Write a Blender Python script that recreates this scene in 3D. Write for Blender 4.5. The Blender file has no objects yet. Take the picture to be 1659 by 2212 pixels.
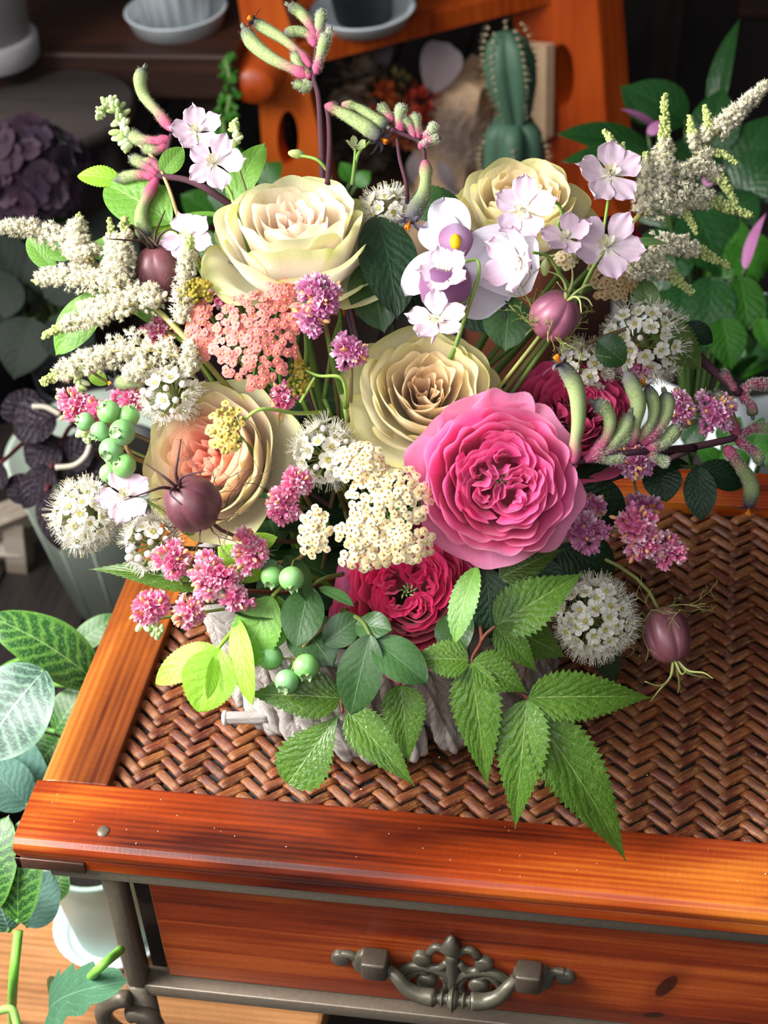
import bpy, math, random
import numpy as np
from mathutils import Matrix, Vector, Quaternion

# ------------------------------------------------------------------ camera
SC = bpy.context.scene
COL = SC.collection
FPX, IW, IH = 4000.0, 1659.0, 2212.0
H = 0.52                                   # height of the table top
RIGHT = np.array([0.98283773, 0.17162717, -0.06763218])
DOWN = np.array([0.05774657, -0.63444031, -0.77081179])
FWD = np.array([-0.17520083, 0.75367739, -0.63346276])
UP, TOW = -DOWN, -FWD
CAMP = np.array([0.42866398, -0.7144491, 1.41418609])
ZB = 1.27                                  # distance of the basket along the view axis
cd = bpy.data.cameras.new('camera'); cam = bpy.data.objects.new('camera', cd); COL.objects.link(cam)
cd.sensor_fit = 'VERTICAL'; cd.sensor_height = 36.0; cd.lens = FPX / IH * 36.0
cd.clip_start = 0.05; cd.clip_end = 50
cam.matrix_world = Matrix([[RIGHT[i], UP[i], TOW[i], CAMP[i]] for i in range(3)] + [[0, 0, 0, 1]])
cd.dof.use_dof = True; cd.dof.focus_distance = 1.15; cd.dof.aperture_fstop = 10.0
SC.camera = cam
# ------------------------------------------------------------------ world and light
w = bpy.data.worlds.new('room_light'); SC.world = w; w.use_nodes = True
bg = w.node_tree.nodes['Background']; bg.inputs[0].default_value = (0.92, 0.96, 1.0, 1); bg.inputs[1].default_value = 0.12
def area(name, loc, target, sx, sy, power, col, spread=180):
    l = bpy.data.lights.new(name, 'AREA'); l.shape = 'RECTANGLE'; l.size = sx; l.size_y = sy; l.energy = power; l.color = col; l.spread = math.radians(spread)
    o = bpy.data.objects.new(name, l); COL.objects.link(o); o.location = loc
    o.rotation_euler = (Vector(target) - Vector(loc)).to_track_quat('-Z', 'Y').to_euler()
    return o
area('window_daylight', (-0.95, -0.25, 1.62), (0.20, 0.16, 0.66), 1.1, 0.9, 18.5, (1.0, 0.985, 0.96), 95)
area('front_fill', (0.25, -1.35, 1.95), (0.25, 0.15, 0.55), 1.8, 1.0, 5.2, (0.93, 0.97, 1.0), 110)  # soft unseen fill light, added on the camera side to brighten the front
SC.view_settings.view_transform = 'Standard'; SC.view_settings.look = 'None'
SC.view_settings.exposure = 0.70; SC.view_settings.gamma = 1.0; SC.view_settings.use_curve_mapping = False
SC.cycles.max_bounces = 5; SC.cycles.diffuse_bounces = 4; SC.cycles.glossy_bounces = 2; SC.cycles.transparent_max_bounces = 4; SC.cycles.use_adaptive_sampling = True; SC.cycles.adaptive_threshold = 0.05; SC.cycles.adaptive_min_samples = 16
random.seed(4); np.random.seed(4)
RNG = random.Random(11)
PI = math.pi

# ------------------------------------------------------------------ helpers
def ray(px, py):
    return RIGHT * ((px - IW / 2) / FPX) + DOWN * ((py - IH / 2) / FPX) + FWD
def at(px, py, o):
    """a point seen at pixel px,py that stands o metres behind the basket's distance; never below the table top"""
    r = ray(px, py); t = ZB + o
    p = CAMP + r * t
    if p[2] < H + 0.004 and -0.005 < p[0] < 0.6 and -0.01 < p[1] < 0.43:
        t = (H + 0.004 - CAMP[2]) / r[2]; p = CAMP + r * t
    return p
def onz(px, py, z):
    r = ray(px, py); return CAMP + r * ((z - CAMP[2]) / r[2])
def ony(px, py, y):
    r = ray(px, py); return CAMP + r * ((y - CAMP[1]) / r[1])
def shell(px, py):
    q = max(0.0, 1 - ((px - 850) / 850) ** 2 - ((py - 1000) / 1000) ** 2)
    return -(0.06 + 0.10 * q)
def S(px, py, d=0.0):
    return at(px, py, shell(px, py) + d)
def unit(v):
    v = np.asarray(v, float); n = np.linalg.norm(v); return v / n if n > 1e-12 else np.array([0, 0, 1.0])
def frame(o, z, yhint):
    """matrix with local Z = z, local Y near yhint, origin o"""
    z = unit(z); y = np.asarray(yhint, float); y = y - z * (y @ z)
    if np.linalg.norm(y) < 1e-6: y = np.cross(z, [1, 0.2, 0.1])
    y = unit(y); x = np.cross(y, z)
    return np.array([[x[0], y[0], z[0], o[0]], [x[1], y[1], z[1], o[1]], [x[2], y[2], z[2], o[2]], [0, 0, 0, 1]])
def dirv(r, u, t):
    return unit(RIGHT * r + UP * u + TOW * t)
def xf(M, V):
    V = np.asarray(V, float); return V @ M[:3, :3].T + M[:3, 3]
def trans(o):
    M = np.eye(4); M[:3, 3] = o; return M
def rotz(a):
    c, s = math.cos(a), math.sin(a); M = np.eye(4); M[:2, :2] = [[c, -s], [s, c]]; return M
def scl(s):
    M = np.eye(4); M[:3, :3] *= s; return M
class MB:
    """collects vertices, faces, colours and uvs"""
    def __init__(s): s.V = []; s.F = []; s.C = []; s.U = []; s.n = 0
    def add(s, V, F, C=None, U=None, M=None):
        V = np.asarray(V, float)
        if M is not None: V = xf(M, V)
        n = len(V)
        s.V.append(V); k = s.n
        s.F.extend([tuple(i + k for i in f) for f in F]); s.n += n
        if C is None: C = (0.8, 0.8, 0.8)
        C = np.asarray(C, float)
        s.C.append(np.tile(C, (n, 1)) if C.ndim == 1 else C)
        s.U.append(np.zeros((n, 2)) if U is None else np.asarray(U, float))
        return s
    def mesh(s, name, mats, smooth=True):
        me = bpy.data.meshes.new(name)
        V = np.concatenate(s.V) if s.V else np.zeros((0, 3))
        me.from_pydata(V.tolist(), [], s.F)
        if len(V):
            C = np.concatenate(s.C); U = np.concatenate(s.U)
            a = me.color_attributes.new('Col', 'FLOAT_COLOR', 'POINT')
            c4 = np.ones((len(V), 4), np.float32); c4[:, :3] = C; a.data.foreach_set('color', c4.ravel())
            uv = me.uv_layers.new(name='UVMap'); li = np.zeros(len(me.loops), np.int32)
            me.loops.foreach_get('vertex_index', li); uv.data.foreach_set('uv', U[li].astype(np.float32).ravel())
            if smooth: me.polygons.foreach_set('use_smooth', np.ones(len(me.polygons), bool))
        for m in (mats if isinstance(mats, (list, tuple)) else [mats]): me.materials.append(m)
        return me
WM = {}
def _link(o, parent, M):
    COL.objects.link(o)
    M = np.eye(4) if M is None else np.asarray(M)
    WM[o.name] = M
    if parent is not None:
        o.parent = parent; L = np.linalg.inv(WM[parent.name]) @ M
    else: L = M
    o.matrix_basis = Matrix(L.tolist())
    return o
def obj(name, me, parent=None, M=None, kind=None, label=None):
    o = bpy.data.objects.new(name, me); _link(o, parent, M)
    if kind: o['kind'] = kind
    if label: o['label'] = label
    return o
def tag(o, label, cat, group=None):
    o['label'] = label; o['category'] = cat
    if group: o['group'] = group
    return o
def thing(name, label, cat, loc, group=None):
    o = bpy.data.objects.new(name, None); o.empty_display_size = 0.02
    _link(o, None, trans(loc)); return tag(o, label, cat, group)
def part(name, mb, mat, parent, M=None, kind=None, label=None, smooth=True):
    return obj(name, mb if isinstance(mb, bpy.types.Mesh) else mb.mesh(name, mat, smooth), parent, M, kind, label)

# ---- primitive shapes: each returns (V, F)
def grid(nu, nv, fn):
    """fn(u in -1..1, v in 0..1) on arrays -> (..,3); returns V,F,UV"""
    u, v = np.meshgrid(np.linspace(-1, 1, nu), np.linspace(0, 1, nv))
    P = fn(u, v).reshape(-1, 3); F = []
    for j in range(nv - 1):
        for i in range(nu - 1):
            a = j * nu + i; F.append((a, a + 1, a + 1 + nu, a + nu))
    return P, F, np.stack([u.ravel(), v.ravel()], 1)
def spline(pts, n):
    P = np.asarray(pts, float); m = len(P)
    if m == 2: return np.array([P[0] + (P[1] - P[0]) * t for t in np.linspace(0, 1, n)])
    Q = np.vstack([2 * P[0] - P[1], P, 2 * P[-1] - P[-2]]); out = []
    for t in np.linspace(0, m - 1 - 1e-9, n):
        i = int(t); f = t - i; a, b, c, d = Q[i:i + 4]
        out.append(0.5 * (2 * b + (c - a) * f + (2 * a - 5 * b + 4 * c - d) * f * f + (3 * b - a - 3 * c + d) * f ** 3))
    return np.array(out)
def tube(P, R, seg=8, cap=True, flat=1.0):
    P = np.asarray(P, float); n = len(P); R = np.broadcast_to(np.asarray(R, float), (n,))
    T = np.gradient(P, axis=0); T /= np.maximum(np.linalg.norm(T, axis=1, keepdims=True), 1e-9)
    a = np.cross(T[0], [0.31, 0.17, 0.93]); a = unit(a); V = []; F = []
    for i in range(n):
        a = unit(a - T[i] * (a @ T[i])); b = np.cross(T[i], a)
        for k in range(seg):
            t = 2 * PI * k / seg
            V.append(P[i] + R[i] * (a * math.cos(t) + b * math.sin(t) * flat))
    for i in range(n - 1):
        for k in range(seg):
            k2 = (k + 1) % seg
            F.append((i * seg + k, i * seg + k2, (i + 1) * seg + k2, (i + 1) * seg + k))
    if cap:
        V.append(P[0]); V.append(P[-1]); m = n * seg
        for k in range(seg):
            k2 = (k + 1) % seg
            F.append((m, k2, k)); F.append((m + 1, (n - 1) * seg + k, (n - 1) * seg + k2))
    return np.array(V), F
def lathe(prof, seg=24, a0=0.0, wob=None):
    """prof list of (r,z)"""
    V = []; F = []
    for r, z in prof:
        for k in range(seg):
            t = a0 + 2 * PI * k / seg; rr = r * (wob(t, z) if wob else 1)
            V.append((rr * math.cos(t), rr * math.sin(t), z))
    n = len(prof)
    for i in range(n - 1):
        for k in range(seg):
            k2 = (k + 1) % seg; F.append((i * seg + k, i * seg + k2, (i + 1) * seg + k2, (i + 1) * seg + k))
    return np.array(V), F
def box(x0, x1, y0, y1, z0, z1, b=0.0):
    """box with bevelled long edges (chamfer b)"""
    if b <= 0:
        V = [(x, y, z) for z in (z0, z1) for (x, y) in ((x0, y0), (x1, y0), (x1, y1), (x0, y1))]
        return np.array(V), [(0, 3, 2, 1), (4, 5, 6, 7), (0, 1, 5, 4), (1, 2, 6, 5), (2, 3, 7, 6), (3, 0, 4, 7)]
    prof = [(b, 0.0), (b * 0.3, b * 0.3), (0.0, b)]
    rows = [(ins, z0 + dz) for ins, dz in prof] + [(ins, z1 - dz) for ins, dz in prof[::-1]]
    V = []; F = []
    for ins, z in rows:
        i = ins
        V += [(x0 + b, y0 + i, z), (x1 - b, y0 + i, z), (x1 - i, y0 + b, z), (x1 - i, y1 - b, z), (x1 - b, y1 - i, z), (x0 + b, y1 - i, z), (x0 + i, y1 - b, z), (x0 + i, y0 + b, z)]
    n = len(rows)
    for j in range(n - 1):
        for k in range(8):
            k2 = (k + 1) % 8; F.append((j * 8 + k, j * 8 + k2, (j + 1) * 8 + k2, (j + 1) * 8 + k))
    F.append(tuple(range(7, -1, -1))); F.append(tuple((n - 1) * 8 + k for k in range(8)))
    return np.array(V), F
def sphere(r, seg=12, rings=8, sq=(1, 1, 1)):
    return lathe([(r * math.sin(PI * i / rings) * 1.0 + 1e-5, -r * math.cos(PI * i / rings)) for i in range(rings + 1)], seg) if sq == (1, 1, 1) else \
        (lathe([(r * math.sin(PI * i / rings) + 1e-5, -r * math.cos(PI * i / rings)) for i in range(rings + 1)], seg)[0] * np.array(sq),
         lathe([(1, 0)] * (rings + 1), seg)[1])
def mix(a, b, t):
    a = np.asarray(a, float); b = np.asarray(b, float); t = np.asarray(t, float)
    return a + (b - a) * t[..., None] if t.ndim else a + (b - a) * t
def sst(a, b, x):
    t = np.clip((np.asarray(x, float) - a) / (b - a), 0, 1); return t * t * (3 - 2 * t)
def hexc(h):
    c = [int(h[i:i + 2], 16) / 255 for i in (0, 2, 4)]
    return tuple(x / 12.92 if x <= 0.04045 else ((x + 0.055) / 1.055) ** 2.4 for x in c)

# ------------------------------------------------------------------ materials
class NT:
    def __init__(s, name):
        s.m = bpy.data.materials.new(name); s.m.use_nodes = True; s.t = s.m.node_tree; s.b = s.t.nodes['Principled BSDF']; s.out = s.t.nodes['Material Output']
    def n(s, typ, **kw):
        x = s.t.nodes.new(typ)
        for k, v in kw.items():
            if k.startswith('i_'): x.inputs[int(k[2:]) if k[2:].isdigit() else k[2:].replace('_', ' ')].default_value = v
            else: setattr(x, k, v)
        return x
    def l(s, a, b): s.t.links.new(a, b)
    def math(s, op, a, b=None, c=None, clamp=False):
        x = s.n('ShaderNodeMath', operation=op, use_clamp=clamp)
        for i, q in enumerate((a, b, c)):
            if q is None: continue
            if isinstance(q, (int, float)): x.inputs[i].default_value = q
            else: s.l(q, x.inputs[i])
        return x.outputs[0]
    def mixc(s, f, a, b, blend='MIX'):
        x = s.n('ShaderNodeMix', data_type='RGBA', blend_type=blend)
        for i, q in ((0, f), (6, a), (7, b)):
            if isinstance(q, (int, float)): x.inputs[i].default_value = q
            elif isinstance(q, (tuple, list)): x.inputs[i].default_value = tuple(q)[:3] + (1,)
            else: s.l(q, x.inputs[i])
        return x.outputs[2]
    def ramp(s, f, stops):
        x = s.n('ShaderNodeValToRGB'); e = x.color_ramp.elements
        while len(e) < len(stops): e.new(0.5)
        for i, (p, c) in enumerate(stops): e[i].position = p; e[i].color = tuple(c) + (1,)
        s.l(f, x.inputs[0]); return x.outputs[0]
    def coord(s, kind='Object', scale=(1, 1, 1), rot=(0, 0, 0), loc=(0, 0, 0)):
        c = s.n('ShaderNodeTexCoord'); mp = s.n('ShaderNodeMapping'); mp.inputs['Scale'].default_value = scale
        mp.inputs['Rotation'].default_value = rot; mp.inputs['Location'].default_value = loc
        s.l(c.outputs[kind], mp.inputs[0]); return mp.outputs[0]
    def noise(s, vec, scale, detail=3, rough=0.5, dist=0.0):
        x = s.n('ShaderNodeTexNoise'); x.inputs['Scale'].default_value = scale; x.inputs['Detail'].default_value = detail
        x.inputs['Roughness'].default_value = rough; x.inputs['Distortion'].default_value = dist
        if vec is not None: s.l(vec, x.inputs['Vector'])
        return x.outputs['Fac']
    def bump(s, h, strength, dist=0.001):
        x = s.n('ShaderNodeBump'); x.inputs['Strength'].default_value = strength; x.inputs['Distance'].default_value = dist
        s.l(h, x.inputs['Height']); s.l(x.outputs[0], s.b.inputs['Normal']); return x.outputs[0]
    def set(s, **kw):
        for k, v in kw.items():
            k = k.replace('_', ' ')
            if isinstance(v, (int, float)): s.b.inputs[k].default_value = v
            elif isinstance(v, tuple): s.b.inputs[k].default_value = v[:3] + (1,)
            else: s.l(v, s.b.inputs[k])
        return s
    def translucent(s, colsock, f, normal=None):
        tr = s.n('ShaderNodeBsdfTranslucent'); s.l(colsock, tr.inputs[0]); mx = s.n('ShaderNodeMixShader'); mx.inputs[0].default_value = f
        if normal is not None: s.l(normal, tr.inputs['Normal'])
        s.l(s.b.outputs[0], mx.inputs[1]); s.l(tr.outputs[0], mx.inputs[2]); s.l(mx.outputs[0], s.out.inputs[0])
def simple(name, col, rough=0.5, metal=0.0, nscale=60, namt=0.25, bump=0.0, coat=0.0):
    s = NT(name); v = s.coord(); f = s.noise(v, nscale, 4)
    c = s.mixc(f, tuple(x * (1 - namt) for x in col), tuple(min(1, x * (1 + namt)) for x in col))
    s.set(Base_Color=c, Roughness=rough, Metallic=metal, Coat_Weight=coat)
    if bump: s.bump(f, bump, 0.002)
    return s.m
def petal_mat(name, rough=0.55, trans_f=0.25, vein=0.25, fine=900, sheen=0.1):
    """colour comes from the petal's own pigment (Col), with fine veins and speckle"""
    s = NT(name); a = s.n('ShaderNodeVertexColor', layer_name='Col').outputs[0]
    uv = s.coord('UV', (26, 1.6, 1)); f = s.noise(uv, 1.0, 4, 0.6, 0.5)
    ob = s.coord('Object'); g = s.noise(ob, fine, 3)
    k = s.math('MULTIPLY_ADD', f, vein, 1 - vein * 0.5); c = s.mixc(1.0, a, k, 'MULTIPLY')
    k2 = s.math('MULTIPLY_ADD', g, 0.16, 0.92); c = s.mixc(1.0, c, k2, 'MULTIPLY')
    s.set(Base_Color=c, Roughness=rough, Sheen_Weight=sheen); s.b.inputs['Specular IOR Level'].default_value = 0.3
    hh = s.math('ADD', f, s.math('MULTIPLY', g, 0.5)); nn = s.bump(hh, 0.35, 0.0006)
    s.translucent(c, trans_f, nn); return s.m
def attr_mat(name, rough=0.6, trans_f=0.0, fine=1500, var=0.3, bump=0.0, spec=0.3, metal=0.0):
    s = NT(name); a = s.n('ShaderNodeVertexColor', layer_name='Col').outputs[0]
    g = s.noise(s.coord(), fine, 3); c = s.mixc(1.0, a, s.math('MULTIPLY_ADD', g, var, 1 - var / 2), 'MULTIPLY')
    s.set(Base_Color=c, Roughness=rough, Metallic=metal); s.b.inputs['Specular IOR Level'].default_value = spec
    if bump: s.bump(g, bump, 0.0006)
    if trans_f: s.translucent(c, trans_f)
    return s.m
def leaf_mat(name, c1, c2, vcol, nv=9, slope=0.55, gloss=0.38, trans_f=0.22, veinw=0.06, mid=0.035, bumpy=0.6):
    """u across (-1..1), v along (0..1): midrib, side veins and quilted blade"""
    s = NT(name); tc = s.n('ShaderNodeTexCoord'); sp = s.n('ShaderNodeSeparateXYZ'); s.l(tc.outputs['UV'], sp.inputs[0])
    u, v = sp.outputs[0], sp.outputs[1]; au = s.math('ABSOLUTE', u)
    nz = s.noise(s.coord('UV', (1.5, 2.5, 1)), 2.0, 2); wob = s.math('MULTIPLY', nz, 0.16)
    q = s.math('ADD', s.math('MULTIPLY', s.math('SUBTRACT', s.math('ADD', v, wob), s.math('MULTIPLY', s.math('POWER', au, 0.85), slope * 0.42)), nv), 0.0)
    fr = s.math('FRACT', q); d = s.math('ABSOLUTE', s.math('SUBTRACT', fr, 0.5)); side = s.math('SUBTRACT', 1.0, s.math('DIVIDE', s.math('SUBTRACT', 0.5, d), veinw), None, True)
    midl = s.math('SUBTRACT', 1.0, s.math('DIVIDE', au, mid), None, True)
    vein = s.math('MAXIMUM', s.math('MULTIPLY', side, 0.55), midl)
    ob = s.coord('Object'); big = s.noise(ob, 60, 3); fine = s.noise(ob, 500, 3)
    c = s.mixc(s.math('MULTIPLY_ADD', fine, 0.4, s.math('MULTIPLY', big, 0.6)), c1, c2)
    at_ = s.n('ShaderNodeVertexColor', layer_name='Col').outputs[0]; c = s.mixc(1.0, c, at_, 'MULTIPLY')
    c = s.mixc(s.math('MULTIPLY', vein, 0.75), c, vcol)
    s.set(Base_Color=c, Roughness=s.math('MULTIPLY_ADD', fine, 0.22, gloss - 0.08)); s.b.inputs['Specular IOR Level'].default_value = 0.45
    hgt = s.math('SUBTRACT', s.math('ADD', s.math('MULTIPLY', s.math('SUBTRACT', 0.5, d), 1.6), s.math('MULTIPLY', fine, 0.5)), s.math('MULTIPLY', midl, 0.5))
    blis = s.noise(s.coord('UV', (5, 16, 1)), 1.0, 3, 0.55, 0.8)
    nn = s.bump(s.math('ADD', hgt, s.math('MULTIPLY', blis, 2.2)), bumpy, 0.0016)
    if trans_f: s.translucent(c, trans_f, nn)
    return s.m
def wood_mat(name, axis, c_dark, c_mid, c_light, rough=0.28, ringscale=34, stretch=0.05, coat=0.35, patch=0.5, mult=1.0, stain=0.0):
    """axis: 0 = grain along X, 1 = along Y, 2 = along Z (object coordinates in metres)"""
    s = NT(name); sc = [1.0, 1.0, 1.0]; sc[axis] = stretch; ob = s.coord('Object', tuple(sc))
    n1 = s.noise(ob, ringscale, 5, 0.55, 0.6); n2 = s.noise(ob, ringscale * 5.5, 4, 0.6, 0.2)
    sc2 = [1.0, 1.0, 1.0]; sc2[axis] = 0.3; big = s.noise(s.coord('Object', tuple(sc2)), 9 * mult, 3, 0.55, 0.5)
    wv = s.n('ShaderNodeTexWave', wave_type='BANDS', bands_direction='Y' if axis != 1 else 'X'); wv.inputs['Scale'].default_value = ringscale * 2.3
    wv.inputs['Distortion'].default_value = 5.0; wv.inputs['Detail'].default_value = 3; wv.inputs['Detail Scale'].default_value = 0.6; s.l(ob, wv.inputs[0])
    f = s.math('ADD', s.math('MULTIPLY', n1, 0.45), s.math('ADD', s.math('MULTIPLY', n2, 0.2), s.math('ADD', s.math('MULTIPLY', wv.outputs['Fac'], 0.06), s.math('MULTIPLY', big, patch))))
    f = s.math('DIVIDE', f, 0.71 + patch)
    c = s.ramp(f, [(0.38, c_dark), (0.50, c_mid), (0.63, c_light)])
    cross = [14.0, 14.0, 14.0]; cross[axis] = 90.0; hz = s.noise(s.coord('Object', tuple(cross)), 9, 3)
    c = s.mixc(1.0, c, s.math('MULTIPLY_ADD', hz, 0.35, 0.83), 'MULTIPLY')
    if stain:
        sc3 = [1.0, 1.0, 1.0]; sc3[axis] = 0.35; sn = s.noise(s.coord('Object', tuple(sc3), (0, 0, 0), (3.3, 1.7, 0.4)), 16, 3, 0.55, 0.8)
        c = s.mixc(s.math('MULTIPLY', s.math('SUBTRACT', sn, 0.52), 6.0 * stain, None, True), c, c_dark)
    s.set(Base_Color=c, Roughness=s.math('MULTIPLY_ADD', n2, 0.25, rough - 0.08), Coat_Weight=coat, Coat_Roughness=0.22)
    s.bump(s.math('ADD', n2, s.math('MULTIPLY', hz, 0.5)), 0.12, 0.0008)
    return s.m

# ------------------------------------------------------------------ the room
def struct(name, mb, mat):
    o = obj(name, mb.mesh(name, mat, False)); o['kind'] = 'structure'; return o
fl_m = wood_mat('floor_wood', 1, hexc('1d1715'), hexc('2b2422'), hexc('3a322e'), 0.5, 20, 0.05, 0.0, 0.4)
floor = struct('floor', MB().add(*box(-2.2, 2.6, -2.6, 3.0, -0.04, 0.0)), simple('floor_base', hexc('1c1715'), 0.6))
for i in range(14):                         # floorboards the photo shows at the left, dark and worn
    x0 = -1.35 + i * 0.12
    part('floorboard', MB().add(*box(x0 + .002, x0 + .118, -0.9, 2.9, 0.0, 0.006, 0.002)), fl_m, floor)
struct('wall_back', MB().add(*box(-2.2, 2.6, 3.0, 3.1, 0, 2.8)), simple('wall_paint_dark', hexc('2a2422'), 0.8))
struct('wall_right', MB().add(*box(2.6, 2.7, -2.6, 3.0, 0, 2.8)), simple('wall_paint_right', hexc('3a322c'), 0.8))

# ------------------------------------------------------------------ table
TW, TD = 0.565, 0.428
W_DK, W_MD, W_LT = hexc('5a1c0a'), hexc('a8501c'), hexc('dd8a38')
wx = wood_mat('rail_wood_cross', 0, hexc('3e0f06'), hexc('8f340c'), hexc('d07a26'), 0.26, 30, 0.05, 0.25, 1.0, stain=.75)
wy = wood_mat('rail_wood_length', 1, hexc('52200c'), hexc('9a5018'), hexc('cf8a3a'), 0.30, 26, 0.05, 0.25, 0.9, stain=.45)
wd = wood_mat('drawer_wood', 0, hexc('4a1408'), hexc('86300f'), hexc('bc5c24'), 0.34, 60, 0.03, 0.18, 0.35)
iron = attr_mat('iron_patina', 0.40, 0, 300, 0.5, 0.25, 0.5, 0.35)
_s = NT('x'); bpy.data.materials.remove(_s.m)
def add_knot(m, px, py, a, rx, rz):
    t = m.node_tree; b = t.nodes['Principled BSDF']; src = b.inputs['Base Color'].links[0].from_socket; s = NT.__new__(NT); s.m, s.t, s.b = m, t, b
    k = ony(px, py, .022); mp = s.n('ShaderNodeMapping', vector_type='TEXTURE'); mp.inputs['Location'].default_value = tuple(k); mp.inputs['Rotation'].default_value = (0, a, 0); mp.inputs['Scale'].default_value = (rx, 1, rz)
    tc = s.n('ShaderNodeTexCoord'); s.l(tc.outputs['Object'], mp.inputs[0]); ln = s.n('ShaderNodeVectorMath', operation='LENGTH'); s.l(mp.outputs[0], ln.inputs[0]); d = ln.outputs['Value']
    core = s.math('MULTIPLY', s.math('SUBTRACT', 1.15, d), 4.0, None, True); halo = s.math('MULTIPLY', s.math('SUBTRACT', 3.0, d), 0.35, None, True)
    c = s.mixc(s.math('MULTIPLY', halo, .55), src, hexc('4a1408')); c = s.mixc(s.math('MULTIPLY', core, .85), c, hexc('2a0c06')); s.l(c, b.inputs['Base Color'])
add_knot(wd, 1440, 2130, .45, .0045, .0125)
add_knot(wd, 1412, 2192, 1.3, .003, .007)
dk = simple('shadow_gap_wood', hexc('2a1a12'), 0.7)
IRC = hexc('74685a')
table = thing('chest_table', 'reddish wooden chest table with woven herringbone top and iron drawer pull', 'table', (TW / 2, TD / 2, 0))
def extr_x(prof, x0, x1, mit0=0, mit1=0):
    n = len(prof); V = []; F = []
    for x, m in ((x0, mit0), (x1, mit1)):
        for (y, z) in prof: V.append((x + m * y, y, z))
    for k in range(n):
        k2 = (k + 1) % n; F.append((k, n + k, n + k2, k2))
    F.append(tuple(range(n))); F.append(tuple(range(2 * n - 1, n - 1, -1)))
    return np.array(V), F
def rail_prof(w):
    return [(w, H), (.012, H), (.006, H - .0008), (.0025, H - .003), (.0006, H - .0065), (.0012, H - .011), (.0035, H - .0135), (.0045, H - .0145), (.0035, H - .016), (.003, H - .0235), (.004, H - .0245), (w, H - .0245)]
def rail(name, V, F, m, M=None):
    part(name, MB().add(V, F), m, table, M)
def fine_rail(name, w, L, m, M):
    prof = rail_prof(w); V, F = extr_x(prof, 0, L); me = MB().add(V, F, M=M).mesh(name, m, False)
    o = obj(name, me, table, None); b = o.modifiers.new('soft_edge', 'BEVEL'); b.width = 0.0012; b.segments = 2; b.limit_method = 'ANGLE'; b.angle_limit = 0.6
    return o
fine_rail('front_rail', .055, TW, wx, None)
Mb = np.eye(4); Mb[0, 0] = -1; Mb[1, 1] = -1; Mb[:3, 3] = (TW, TD, 0); fine_rail('back_rail', .047, TW, wx, Mb)
Ml = np.eye(4); Ml[:3, :3] = [[0, 1, 0], [-1, 0, 0], [0, 0, 1]]; Ml[:3, 3] = (0, TD - .0472, 0); fine_rail('side_rail', .048, TD - .0472 - .0552, wy, Ml)
Mr = np.eye(4); Mr[:3, :3] = [[0, -1, 0], [1, 0, 0], [0, 0, 1]]; Mr[:3, 3] = (TW, .0552, 0); fine_rail('side_rail', .048, TD - .0472 - .0552, wy, Mr)
part('panel_board', MB().add(*box(.047, TW - .047, .054, TD - .046, H - .018, H - .0105)), simple('weave_backing', hexc('120b08'), 0.7), table)
# nail head and corner bracket
p = onz(223, 1796, H)
V, F = lathe([(1e-4, .0012), (.0026, .0011), (.0032, .0004), (.0033, -.001)], 9); V = V * np.array([1.3, 1.5, 1])
part('nail_head', MB().add(V, F, IRC, M=trans((p[0], p[1], H))), iron, table)
V, F = box(-.0012, .046, .0012, .006, H - .0255, H - .0158, .0008); part('corner_bracket', MB().add(V, F, hexc('5a3c30')), iron, table)
V, F = box(-.0012, .0035, .0012, .046, H - .0255, H - .0158, .0008); part('corner_bracket', MB().add(V, F, hexc('5a3c30')), iron, table)
mb = MB(); rs = random.Random(12)
for i in range(60):
    x_, y_ = rs.uniform(.004, .5), rs.choice((rs.uniform(.008, .05), rs.uniform(.01, .30))); onr = y_ < .05 or x_ < .045
    if not onr: x_ = rs.uniform(.06, .48)
    V, F = sphere(rs.uniform(.0002, .0005) * (1 if onr else 1.5), 5, 3); mb.add(V * np.array([rs.uniform(.7, 1.6), rs.uniform(.7, 1.4), .6]), F, hexc('e0cdb4'), M=trans((x_, y_, H + .0002 if onr else H - .0052)))
part('dust_specks', mb, attr_mat('dust', .8), table, kind='stuff')

# woven strips
PX, PYR = 0.0147, 0.0125
strip_m = NT('cane_strip'); s = strip_m
a = s.n('ShaderNodeVertexColor', layer_name='Col').outputs[0]; uv = s.coord('UV', (1.2, 16, 1)); f = s.noise(uv, 1.0, 4, 0.65, 0.3)
ob = s.coord('Object'); g = s.noise(ob, 260, 4, 0.65); g2 = s.noise(s.coord('Generated', (3, 3, 3)), 1.5, 2)
worn = s.math('MULTIPLY', s.math('SUBTRACT', s.math('ADD', f, s.math('MULTIPLY', g, 0.5)), 0.77), 7.0, None, True)
c = s.mixc(s.math('MULTIPLY', worn, 0.8), a, hexc('a8743e')); c = s.mixc(1.0, c, s.math('MULTIPLY_ADD', f, 1.5, 0.25), 'MULTIPLY')
s.set(Base_Color=c, Roughness=s.math('MULTIPLY_ADD', worn, 0.3, 0.38), Coat_Weight=0.08, Coat_Roughness=0.25); s.bump(s.math('ADD', f, g), 0.55, 0.0009)
strip_m = s.m
STC = [tuple(np.array(hexc(h)) * (.45 + .5 * ((i_ * 7) % 16) / 15)) for i_, h in enumerate(('7a3a20', '8a4626', '6a2c18', '96502a', '5e2616', 'a05c30', '7c4028', '884a2c', '70341e', '643022', '8e4e30', '552014', '9c5a34', '743a26', '804224', '683020'))]
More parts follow.
